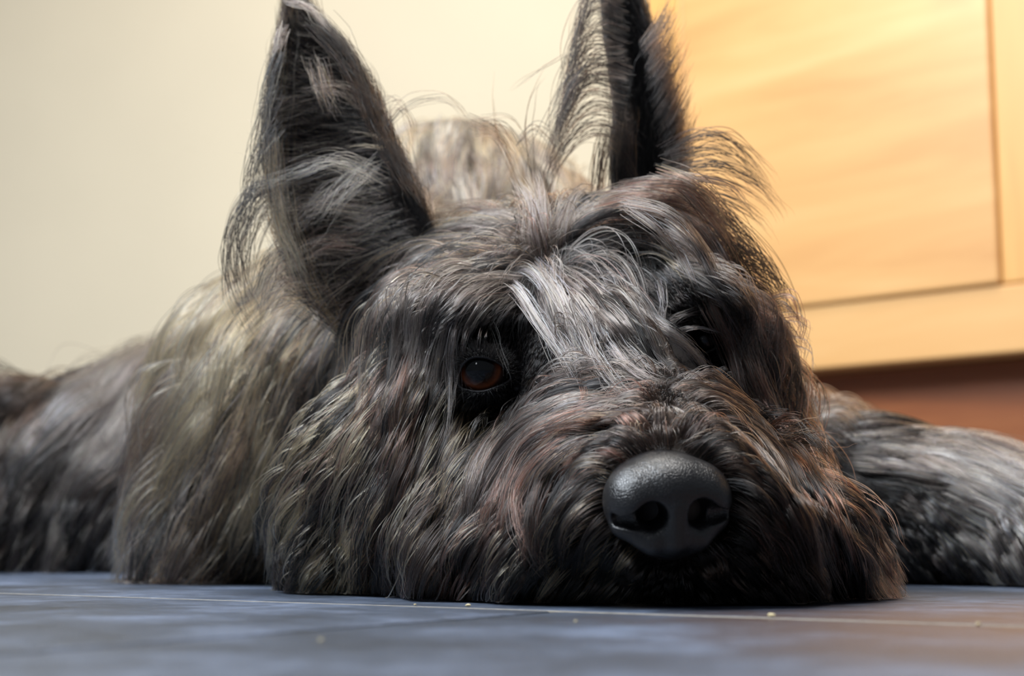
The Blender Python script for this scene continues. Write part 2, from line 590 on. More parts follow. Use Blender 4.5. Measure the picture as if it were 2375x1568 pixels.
for ei, e in enumerate(EYES):
    bm = bmesh.new()
    bmesh.ops.create_uvsphere(bm, u_segments=48, v_segments=32, radius=e['r'])
    # cornea bulge on local -y
    for v in bm.verts:
        ang = math.acos(max(-1, min(1, -v.co.y / e['r'])))
        if ang < 0.75:
            v.co *= 1 + 0.035 * math.cos(ang / 0.75 * math.pi / 2) ** 2
    me = D.meshes.new('eye')
    bm.to_mesh(me)
    bm.free()
    me.polygons.foreach_set('use_smooth', np.ones(len(me.polygons), bool))
    me.materials.append(M_eye)
    eo = D.objects.new('eye', me)
    COL.objects.link(eo)
    eo.parent = dog
    eo.location = e['c']
    g = P(*GAZE[ei], e['d'] - e['r'] * 1.0) - e['c']
    eo.rotation_euler = Vector(g).to_track_quat('-Y', 'Z').to_euler()
    tag(eo, ['dark brown eye looking at the viewer', 'eye shaded in a dark hollow under hanging hair'][ei])
    # lids: rings from the opening outwards to the skin
    n = 72
    inner = closed_resample(OPEN[ei], n)
    cen = inner.mean(0)
    V, F = [], []
    rings = [(0.985, 0.0020), (0.985, 0.0), (1.03, -0.0008), (1.10, -0.0012), (1.25, -0.0012), (1.45, 0.0), (1.75, 0.0), (2.1, 0.0)]
    for ri, (sc, off) in enumerate(rings):
        dks = raycast(*(cen + (inner - cen) * sc).T, g=GRID0)
        dks = np.where(np.isnan(dks) | (dks > e['d'] + 0.02), e['d'] + 0.01, dks)
        for _ in range(6):
            dks = (dks + np.roll(dks, 1) + np.roll(dks, -1)) / 3
        for q, dk in zip(inner, dks):
            x, y = cen + (q - cen) * sc
            ds = sphere_depth(x, y, e['c'], e['r'] * 1.06)
            w = np.clip((sc - 1.12) / 0.5, 0, 1)
            w = w * w * (3 - 2 * w)
            base = ds if ds is not None else dk
            dep = (base - 0.0006 + off) * (1 - w) + min(dk, base + 0.03) * w + (0.0012 * w if ri == len(rings) - 1 else -0.0005 * w)
            if ds is not None and ri < len(rings) - 1:
                dep = min(dep, ds - 0.0003)
            V.append(P(x, y, dep))
    for ri in range(len(rings) - 1):
        for i in range(n):
            j = (i + 1) % n
            F.append((ri * n + i, ri * n + j, ri * n + n + j, ri * n + n + i)[::-1])
    lid = mesh_obj('eyelid', V, F, M_lid, dog)
    e['lid'] = np.array(V).reshape(len(rings), n, 3)

# ------------------------------------------------------------------ nose: its own finer distance field
NC = P(1547, 1166, 0.462)
yaw = math.radians(11)
roll = math.radians(-2.5)
nf = -FWD * math.cos(yaw) + RIGHT * math.sin(yaw)           # out of the nose
nr = RIGHT * math.cos(yaw) + FWD * math.sin(yaw)
nu = np.cross(nf, nr) * -1.0
nu = nu if nu[2] > 0 else -nu
nr, nu = nr * math.cos(roll) - nu * math.sin(roll), nu * math.cos(roll) + nr * math.sin(roll)
hN = 0.45
ax = [np.arange(-24, 24.1, hN), np.arange(-21, 20.1, hN), np.arange(-26, 19.1, hN)]
X, Y, Z = np.meshgrid(*ax, indexing='ij')       # x right, y up, z out (mm)


def ell(c, r):
    k0 = np.sqrt(((X - c[0]) / r[0]) ** 2 + ((Y - c[1]) / r[1]) ** 2 + ((Z - c[2]) / r[2]) ** 2)
    k1 = np.sqrt(((X - c[0]) / r[0] ** 2) ** 2 + ((Y - c[1]) / r[1] ** 2) ** 2 + ((Z - c[2]) / r[2] ** 2) ** 2)
    return k0 * (k0 - 1) / np.maximum(k1, 1e-6)


def cap(a, b, ra, rb):
    a, b = np.array(a, float), np.array(b, float)
    ab = b - a
    t = np.clip(((X - a[0]) * ab[0] + (Y - a[1]) * ab[1] + (Z - a[2]) * ab[2]) / (ab @ ab), 0, 1)
    return np.sqrt((X - a[0] - t * ab[0]) ** 2 + (Y - a[1] - t * ab[1]) ** 2 + (Z - a[2] - t * ab[2]) ** 2) - (ra + (rb - ra) * t)


N_ = ell((0, 3.5, -2), (17.5, 12.0, 15.0))
N_ = smin(N_, ell((0, 6, -12), (15, 9.5, 13)), 5)
for s in (-1, 1):
    N_ = smin(N_, ell((s * 11.8, 0.5, 0.5), (8.4, 10.2, 11.0)), 4)
    N_ = smin(N_, cap((s * 15.2, -6.2, 2), (s * 7.5, -11.0, 6.5), 3.4, 3.3), 2.5)
N_ = smin(N_, ell((0, -9.3, 2.5), (11.0, 8.0, 7.8)), 4)
N_ = smin(N_, cap((0, -2, 10.0), (0, -11, 8.5), 3.4, 3.0), 3)
for s in (-1, 1):
    hole = cap((s * 8.6, -2.9, 16), (s * 6.2, -2.0, -2), 5.0, 3.4)
    hole = smin(hole, cap((s * 9.5, -3.6, 10.5), (s * 17.0, -3.4, 4.5), 3.9, 2.2), 1.5)
    N_ = -smin(-N_, hole, 1.6)
N_ = -smin(-N_, cap((0, -1, 14.6), (0, -17, 12.2), 0.75, 0.8), 1.6)
NV, NF = surface_nets(N_, np.array([a[0] for a in ax]), hN)
NVw = NC + (NV[:, :1] * nr + NV[:, 1:2] * nu + NV[:, 2:] * nf) * 0.001


def nose_mat():
    m = Mat('nose_leather')
    tc = m.n('ShaderNodeTexCoord')
    v = m.n('ShaderNodeTexVoronoi', feature='DISTANCE_TO_EDGE', i_Scale=1150.0)
    m.l(tc.outputs['Object'], v.inputs['Vector'])
    nz = m.n('ShaderNodeTexNoise', i_Scale=500.0, i_Detail=4.0)
    m.l(tc.outputs['Object'], nz.inputs['Vector'])
    r = m.ramp([(0.0, srgb(9, 9, 10)), (0.25, srgb(23, 23, 26))])
    m.l(v.outputs['Distance'], r.inputs['Fac'])
    m.l(r.outputs['Color'], m.b.inputs['Base Color'])
    m.b.inputs['Roughness'].default_value = 0.32
    m.b.inputs['Specular IOR Level'].default_value = 0.6
    mn = m.n('ShaderNodeMath', operation='MINIMUM')
    mn.inputs[1].default_value = 0.18
    m.l(v.outputs['Distance'], mn.inputs[0])
    ma = m.n('ShaderNodeMath', operation='MULTIPLY_ADD')
    ma.inputs[1].default_value = 0.3
    m.l(nz.outputs['Fac'], ma.inputs[0])
    m.l(mn.outputs[0], ma.inputs[2])
    bp = m.n('ShaderNodeBump', i_Strength=0.5, i_Distance=0.0006)
    m.l(ma.outputs[0], bp.inputs['Height'])
    m.l(bp.outputs['Normal'], m.b.inputs['Normal'])
    return m.m


nose = fast_mesh('nose', NVw, NF, nose_mat(), dog)
tag(nose, 'broad black leathery nose with two deep nostrils')

# ------------------------------------------------------------------ fur
PAL = dict(black=srgb(10, 9, 10), dark=srgb(37, 30, 27), brown=srgb(77, 58, 47), red=srgb(98, 60, 49), grey=srgb(105, 94, 87),
           silver=srgb(132, 130, 138), tan=srgb(178, 137, 94), cream=srgb(204, 180, 146))
PN = list(PAL)
PC = np.array([PAL[k] for k in PN])


def wts(txt):
    w = np.zeros(len(PN))
    for tok in txt.split():
        k, v = tok.split(':')
        w[PN.index(k)] = float(v)
    return w / w.sum()


# where on the coat each mixture of colours grows: pixel, depth, mixture
ZONES_HEAD = [
    (750, 1050, 'tan:.55 dark:.25 black:.15 grey:.05'), (690, 1280, 'tan:.55 cream:.2 dark:.2 brown:.05'), (800, 1340, 'tan:.4 cream:.15 black:.3 dark:.15'), (680, 1000, 'tan:.6 brown:.1 dark:.3'), (720, 1180, 'tan:.5 cream:.1 black:.3 dark:.1'),
    (850, 700, 'black:.45 dark:.25 red:.1 tan:.2'), (1000, 620, 'black:.45 dark:.25 brown:.1 tan:.2'), (720, 820, 'black:.4 dark:.2 tan:.4'),
    (900, 1000, 'dark:.35 black:.25 red:.15 tan:.15 grey:.1'), (950, 1180, 'red:.3 dark:.35 tan:.2 black:.15'), (830, 1180, 'black:.5 dark:.3 tan:.2'),
    (1100, 1000, 'dark:.45 tan:.2 black:.35'), (1050, 1120, 'dark:.5 black:.3 tan:.2'), (1200, 1100, 'red:.25 grey:.35 dark:.3 black:.1'),
    (1300, 960, 'grey:.55 silver:.1 red:.1 dark:.25'), (1150, 1320, 'red:.3 dark:.4 black:.2 grey:.1'), (1320, 1180, 'dark:.45 black:.45 tan:.1'),
    (1300, 740, 'dark:.5 grey:.35 black:.15'), (1450, 800, 'dark:.5 grey:.3 black:.2'), (1200, 800, 'black:.75 dark:.25'), (1090, 720, 'dark:.4 grey:.4 black:.2'),
    (1620, 800, 'black:.85 dark:.15'), (1550, 650, 'grey:.35 dark:.35 silver:.1 black:.2'), (1450, 480, 'grey:.3 red:.25 dark:.25 tan:.1 black:.1'),
    (1250, 500, 'grey:.45 dark:.4 brown:.15'), (1700, 720, 'red:.35 dark:.35 black:.2 grey:.1'), (1800, 1000, 'red:.35 dark:.4 tan:.1 black:.15'),
    (1760, 1180, 'black:.5 dark:.4 red:.1'), (1900, 1280, 'black:.5 dark:.2 red:.3'), (1550, 980, 'dark:.5 grey:.25 brown:.25'),
    (1550, 1350, 'black:.6 dark:.4'), (1400, 1290, 'tan:.2 grey:.2 dark:.4 black:.2'), (1700, 1330, 'dark:.5 brown:.2 black:.3'), (1450, 1000, 'dark:.4 grey:.3 red:.3'),
]
ZONES_BODY = [
    (560, 760, .78, 'tan:.35 grey:.3 cream:.15 dark:.2'), (470, 1000, .76, 'tan:.4 brown:.2 cream:.1 dark:.3'), (600, 1050, .74, 'grey:.4 dark:.3 tan:.2 black:.1'), (400, 1280, .74, 'tan:.3 red:.1 grey:.3 dark:.3'),
    (560, 1250, .73, 'grey:.4 dark:.35 black:.2 tan:.05'), (200, 1060, 1.0, 'grey:.45 black:.2 silver:.3 dark:.05'), (90, 900, .99, 'black:.5 dark:.3 brown:.2'), (330, 880, 1.02, 'grey:.7 black:.2 dark:.1'),
    (100, 1260, .97, 'black:.6 dark:.25 grey:.15'), (980, 330, 1.0, 'silver:.35 cream:.25 grey:.3 tan:.1'), (1120, 360, 1.0, 'tan:.3 cream:.35 grey:.2 brown:.15'), (1050, 480, .98, 'brown:.3 grey:.4 dark:.3'),
    (2050, 1040, .72, 'grey:.4 silver:.3 cream:.1 dark:.2'), (2250, 1090, .70, 'grey:.35 silver:.35 cream:.1 dark:.2'), (2250, 1260, .69, 'grey:.4 cream:.3 silver:.1 dark:.2'), (1960, 1200, .73, 'black:.8 dark:.2'),
    (2080, 1300, .71, 'black:.6 dark:.3 grey:.1'), (1800, 950, .85, 'brown:.4 grey:.2 dark:.4'),
]


def zone_setup():
    pts, ws = [], []
    px, py = np.array([z[0] for z in ZONES_HEAD]), np.array([z[1] for z in ZONES_HEAD])
    d = raycast(px, py)
    for i, z in enumerate(ZONES_HEAD):
        dd = d[i] if d[i] < 0.70 else 0.60
        pts.append(P(z[0], z[1], dd))
        ws.append(wts(z[2]))
    for z in ZONES_BODY:
        pts.append(P(*z[:3]))
        ws.append(wts(z[3]))
    return np.array(pts), np.array(ws)


ZP, ZW = zone_setup()


def idw(q, pts, k, power=3.0, chunk=4000):
    ii, ww = [], []
    for s in range(0, len(q), chunk):
        d2 = ((q[s:s + chunk, None, :] - pts[None]) ** 2).sum(-1)
        i = np.argpartition(d2, k - 1, axis=1)[:, :k]
        d = np.take_along_axis(d2, i, 1)
        w = 1.0 / (d + 1e-5) ** (power / 2)
        ii.append(i)
        ww.append(w / w.sum(1, keepdims=True))
    return np.concatenate(ii), np.concatenate(ww)


def pick_colours(w, clump=None, agree=0.6):
    """one coat colour per strand; strands of a clump mostly agree"""
    n = len(w)
    u = rng.random(n)
    if clump is not None:
        cu = rng.random(clump.max() + 1)[clump]
        u = np.where(rng.random(n) < agree, cu, u)
    ci = (u[:, None] > np.cumsum(w, 1)).sum(1).clip(0, len(PN) - 1)
    c = PC[ci] * np.exp(rng.normal(0, 0.22, (n, 1))) * (1 + rng.normal(0, 0.05, (n, 3)))
    return np.clip(c, 0.003, 0.8)


class Fur:
    """collects strands and links them as ONE hair object"""

    def __init__(s):
        s.p, s.c, s.r = [], [], []

    def add(s, pts, col, rad):
        s.p.append(pts.astype(np.float32))
        s.c.append(col.astype(np.float32))
        s.r.append(np.broadcast_to(np.asarray(rad, np.float32).reshape(-1, 1) if np.ndim(rad) else np.full((len(pts), 1), rad, np.float32), (len(pts), 1)))

    def build(s, name, mat, parent, kind='stuff'):
        sizes = np.concatenate([np.full(len(p), p.shape[1], np.int32) for p in s.p])
        hc = D.hair_curves.new(name)
        hc.add_curves(sizes.tolist())
        pos = np.concatenate([p.reshape(-1, 3) for p in s.p])
        hc.attributes['position'].data.foreach_set('vector', pos.ravel())
        rad = []
        for p, r in zip(s.p, s.r):
            t = np.linspace(0, 1, p.shape[1])
            prof = np.minimum(1, 0.75 + t * 2) * (1 - 0.88 * np.clip((t - 0.45) / 0.55, 0, 1) ** 1.5)
            rad.append((r * prof[None]).ravel())
        ra = hc.attributes.get('radius') or hc.attributes.new('radius', 'FLOAT', 'POINT')
        ra.data.foreach_set('value', np.concatenate(rad).astype(np.float32))
        ca_ = hc.attributes.new('coat', 'FLOAT_COLOR', 'CURVE')
        cc = np.concatenate(s.c)
        ca_.data.foreach_set('color', np.concatenate([cc, np.ones((len(cc), 1), np.float32)], 1).ravel())
        hc.materials.append(mat)
        o = D.objects.new(name, hc)
        COL.objects.link(o)
        o.parent = parent
        if kind:
            o['kind'] = kind
        return o


def hair_mat(name, rough=0.24, rad=0.36):
    m = Mat(name)
    m.t.nodes.remove(m.b)
    h = m.n('ShaderNodeBsdfHairPrincipled')
    h.model = 'CHIANG'
    h.parametrization = 'COLOR'
    h.inputs['IOR'].default_value = 1.38
    h.inputs['Roughness'].default_value = rough
    h.inputs['Radial Roughness'].default_value = rad
    at = m.n('ShaderNodeAttribute', attribute_name='coat')
    m.l(at.outputs['Color'], h.inputs['Color'])
    m.l(h.outputs[0], m.t.nodes['Material Output'].inputs['Surface'])
    return m.m


M_hair = hair_mat('coat_hair')
NP = 14


def parse(txt):
    return np.array([[float(v) for v in t.split(',')[:2]] for t in txt.split()])


def smooth_curve(p, n):
    """Catmull-Rom resample of a polyline to n points"""
    if len(p) == 2:
        t = np.linspace(0, 1, n)[:, None]
        return p[0] * (1 - t) + p[1] * t
    q = np.vstack([2 * p[0] - p[1], p, 2 * p[-1] - p[-2]])
    out = []
    for i in range(1, len(q) - 2):
        a, b, c, d = q[i - 1:i + 3]
        t = np.linspace(0, 1, 12, endpoint=False)[:, None]
        out.append(0.5 * (2 * b + (c - a) * t + (2 * a - 5 * b + 4 * c - d) * t * t + (3 * b - a - 3 * c + d) * t ** 3))
    out = np.vstack(out + [p[-1:]])
    L = np.r_[0, np.cumsum(np.linalg.norm(np.diff(out, axis=0), axis=1))]
    u = np.linspace(0, L[-1], n)
    return np.stack([np.interp(u, L, out[:, i]) for i in range(out.shape[1])], 1)


def drape(txt, lift=0.010, depth=None, n=NP, tip=None):
    """a guide drawn over the photograph and laid on the body at its own depth, lifted off the skin"""
    raw = parse(txt)
    px = smooth_curve(raw, n)
    if depth is not None:
        d = np.interp(np.linspace(0, 1, n), np.linspace(0, 1, len(depth)), depth)
        return np.array([P(x, y, dd) for (x, y), dd in zip(px, d)])
    h = raycast(px[:, 0], px[:, 1])
    if np.isnan(h[0]):
        ok = np.where(~np.isnan(h))[0]
        h[0] = h[ok[0]] if len(ok) else 0.60
    for i in range(1, n):
        step = np.linalg.norm(px[i] - px[i - 1]) / FPX * h[i - 1]
        if np.isnan(h[i]):
            h[i] = h[i - 1] + 0.15 * step
        h[i] = min(max(h[i], h[i - 1] - 1.2 * step), h[i - 1] + 0.75 * step)
    for _ in range(2):
        h[1:-1] = (h[:-2] + 2 * h[1:-1] + h[2:]) / 4
    t = np.linspace(0, 1, n)
    tip = lift * 0.8 if tip is None else tip
    lf = np.where(t < 0.4, lift * np.sin(t / 0.4 * np.pi / 2), lift + (tip - lift) * (t - 0.4) / 0.6) + 0.0008
    return np.array([P(x, y, dd - l_) for (x, y), dd, l_ in zip(px, h, lf)])


SHORT = [(P(x_, y_, raycast(x_, y_, g=GRID0)[0]), r_) for x_, y_, r_ in ((1235, 780, .011), (1240, 850, .010), (1590, 770, .017), (1660, 800, .014), (1130, 925, .008), (1180, 900, .007))]
CLEAR = [(P(1222, 805, .555), .0088), (P(1605, 775, .58), .0125)]
NOSE_R = np.stack([nr, nu, nf])
EYE_AX = [(-(e['c'] - CAM) / np.linalg.norm(e['c'] - CAM)) for e in EYES]


def settle(pts, minlift=0.0006, keep_eye=True, nosemask=True, eye_lim=(0.0074, 0.012), clear=True):
    """push strands out of the skin and off the floor; drop those that would cross nose or open eye"""
    N, K, _ = pts.shape
    lift = minlift * np.minimum(1, np.arange(K) / 2.0)[None]
    for _ in range(3):
        s = lookup(pts)
        bad = s < lift
        if not bad.any():
            break
        pb = pts[bad]
        pts[bad] = pb + grad(pb) * (np.broadcast_to(lift, s.shape)[bad] - s[bad] + 0.0002)[:, None]
    pts[..., 2] = np.maximum(pts[..., 2], 0.0007)
    good = np.ones(N, bool)
    if nosemask:
        q = (pts - NC) @ NOSE_R.T * 1000
        inn = ((q[..., 0] / 18.5) ** 2 + ((q[..., 1] - 0.0) / 16.0) ** 2 < 1) & (q[..., 2] > -6) | ((q[..., 0] / 9) ** 2 + ((q[..., 1] + 12) / 7) ** 2 < 1) & (q[..., 2] > -6)
        good &= ~inn.any(1)
    if keep_eye:
        for e, axv, lim in zip(EYES, EYE_AX, eye_lim):
            q = pts - (e['c'] + 0.001 * UP)
            al = q @ axv
            rad2 = np.linalg.norm(q - al[..., None] * axv, axis=-1)
            good &= ~((rad2 < lim) & (al > 0.0)).any(1)
        if clear:
            for c_, r_ in CLEAR:
                q = pts - c_
                al = q @ EYE_AX[0]
                rad2 = np.linalg.norm(q - al[..., None] * EYE_AX[0], axis=-1)
                good &= ~((rad2 < r_) & (al > 0.006)).any(1)
    return pts, good


def rot_to(v, n0, n1):
    """rotate vectors v (N,K,3) by the rotation taking n0 to n1 (N,3)"""
    ax_ = np.cross(n0, n1)
    s = np.linalg.norm(ax_, axis=1, keepdims=True)
    c = (n0 * n1).sum(1, keepdims=True)
    k = (ax_ / np.maximum(s, 1e-6))[:, None, :]
    s, c = s[:, None], c[:, None]
    return v * c + np.cross(k, v) * s + k * (k * v).sum(-1, keepdims=True) * (1 - c)


def frizz(pts, amp, L):
    N, K, _ = pts.shape
    t = np.linspace(0, 1, K)[None, :, None]
    out = 0
    for f, a in ((0.8, 1.0), (1.9, 0.45), (3.7, 0.18)):
        ph = rng.uniform(0, 2 * np.pi, (N, 1, 3))
        fr = f * rng.uniform(0.7, 1.3, (N, 1, 1))
        dv = rng.normal(0, 1, (N, 1, 3))
        out = out + a * dv * (np.sin(2 * np.pi * fr * t + ph) - np.sin(ph))
    return pts + out * (amp * L)[:, None, None] * t ** 0.8


def grow(fur, roots, guides, gn, n_pts, lscale, clump_n, clump_k, frz, radius, lift=0.004, under=0.0, agree=0.6, big=6, guard=False, k=4, maxlen=None, bright=1.0, **kw):
    N = len(roots)
    nrm = grad(roots)
    gd = guides - guides[:, :1]
    gi, gw = idw(roots, guides[:, 0], k)
    disp = np.zeros((N, guides.shape[1], 3))
    for j in range(k):
        v = gd[gi[:, j]]
        n0 = gn[gi[:, j]]
        dot = (n0 * nrm).sum(1)
        far = dot < 0.35
        if far.any():
            v = v.copy()
            v[far] = rot_to(v[far], n0[far], nrm[far])
        disp += gw[:, j, None, None] * v
    ls = rng.uniform(*lscale, N)
    if maxlen:
        tot = np.linalg.norm(np.diff(disp, axis=1), axis=2).sum(1)
        disp *= np.minimum(1, maxlen / tot)[:, None, None]
    for c_, r_ in (SHORT if not maxlen else []):
        ls = ls * (0.12 + 0.88 * np.clip((np.linalg.norm(roots - c_, axis=1) - r_ * 0.75) / (r_ * 0.5), 0, 1))
    tt = np.linspace(0, 1, n_pts)[None] * ls[:, None] * (guides.shape[1] - 1)
    i0 = np.minimum(tt.astype(int), guides.shape[1] - 2)
    fr = (tt - i0)[..., None]
    ar = np.arange(N)[:, None]
    pts = roots[:, None] + disp[ar, i0] * (1 - fr) + disp[ar, i0 + 1] * fr
    t = np.linspace(0, 1, n_pts)[None, :, None]
    lz = (ls / np.mean(lscale)).clip(0, 1)[:, None, None]
    L = np.linalg.norm(np.diff(pts, axis=1), axis=2).sum(1)
    # clumping: each strand leans towards the strand of its lock
    C = max(1, N // clump_n)
    cidx = rng.choice(N, C, replace=False)
    ci0 = idw(roots, roots[cidx], 1)[0][:, 0]
    lh = rng.random(C)[ci0] ** 1.5
    pts += nrm[:, None] * (lift * lz * (lh * 0.8 + 0.2 * rng.random(N))[:, None, None] * np.sin(np.pi * np.minimum(t * 1.2, 1) * 0.9) ** 0.7)
    pre = frizz(pts, frz * 0.8, L)
    ci = ci0
    lead = pre[cidx][ci]
    kk = clump_k * rng.uniform(0.55, 1.0, (N, 1, 1))
    blend = kk * np.clip(t * 1.5, 0, 1) ** 1.1
    pts = pts * (1 - blend) + (lead + (roots - roots[cidx][ci])[:, None] * 0.12) * blend
    if big:
        bidx = rng.choice(C, max(1, C // big), replace=False)
        bi = idw(roots[cidx], roots[cidx][bidx], 1)[0][:, 0]
        bl = (pre[cidx][bidx])[bi][ci]
        tb = 0.5 * clump_k * np.clip(t * 1.3 - 0.2, 0, 1)
        pts = pts * (1 - tb) + (bl + (roots - roots[cidx][bidx][bi][ci])[:, None] * 0.45) * tb
    pts = frizz(pts, frz * 0.45, L)
    stray = rng.random(N) < 0.05
    pts[stray] = frizz(pts[stray], frz * 1.6, L[stray])
    pts, good = settle(pts, **kw)
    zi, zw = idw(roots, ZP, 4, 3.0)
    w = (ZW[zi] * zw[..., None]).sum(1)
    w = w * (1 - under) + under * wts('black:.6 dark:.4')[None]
    if guard:
        w = w * np.array([.05, .3, 1, 1, 1.0, 1.2, 1.6, 1.6])
        w = w / w.sum(1, keepdims=True)
    col = np.clip(pick_colours(w, ci, agree) * bright, 0, .8)
    fur.add(pts[good], col[good], (radius * rng.uniform(0.6, 1.25, N))[good])


def lock(fur, txt, n, spread, colours, lift=0.010, tip=None, radius=0.00011, ends=0.35, depth=None, frz=0.02, n_pts=14, mask=True, lrange=(0.7, 1.0), flat=0.5, eye=False):
    """one hanging lock: n strands around a drawn guide, tapering together towards the tip"""
    g = drape(txt, lift, depth, n_pts, tip)
    t = np.linspace(0, 1, n_pts)[None, :, None]
    o = rng.normal(0, spread, (n, 1, 3)) * np.array([1, flat, 1])
    o2 = o * ends + rng.normal(0, spread * 0.25, (n, 1, 3))
    ls = rng.uniform(*lrange, n)
    tt = np.linspace(0, 1, n_pts)[None] * ls[:, None] * (n_pts - 1)
    i0 = np.minimum(tt.astype(int), n_pts - 2)
    fr = (tt - i0)[..., None]
    base = g[i0] * (1 - fr) + g[i0 + 1] * fr
    prof = t * t * (3 - 2 * t)
    pts = base + o * (1 - prof) + o2 * prof
    L = np.linalg.norm(np.diff(pts, axis=1), axis=2).sum(1)
    pts = frizz(pts, frz, L)
    good = np.ones(n, bool)
    if mask:
        pts, good = settle(pts, keep_eye=eye, nosemask=True, eye_lim=(.0068, .009), clear=eye)
    w = np.repeat(wts(colours)[None], n, 0)
    col = pick_colours(w)
    fur.add(pts[good], col[good], (radius * rng.uniform(0.6, 1.25, n))[good])


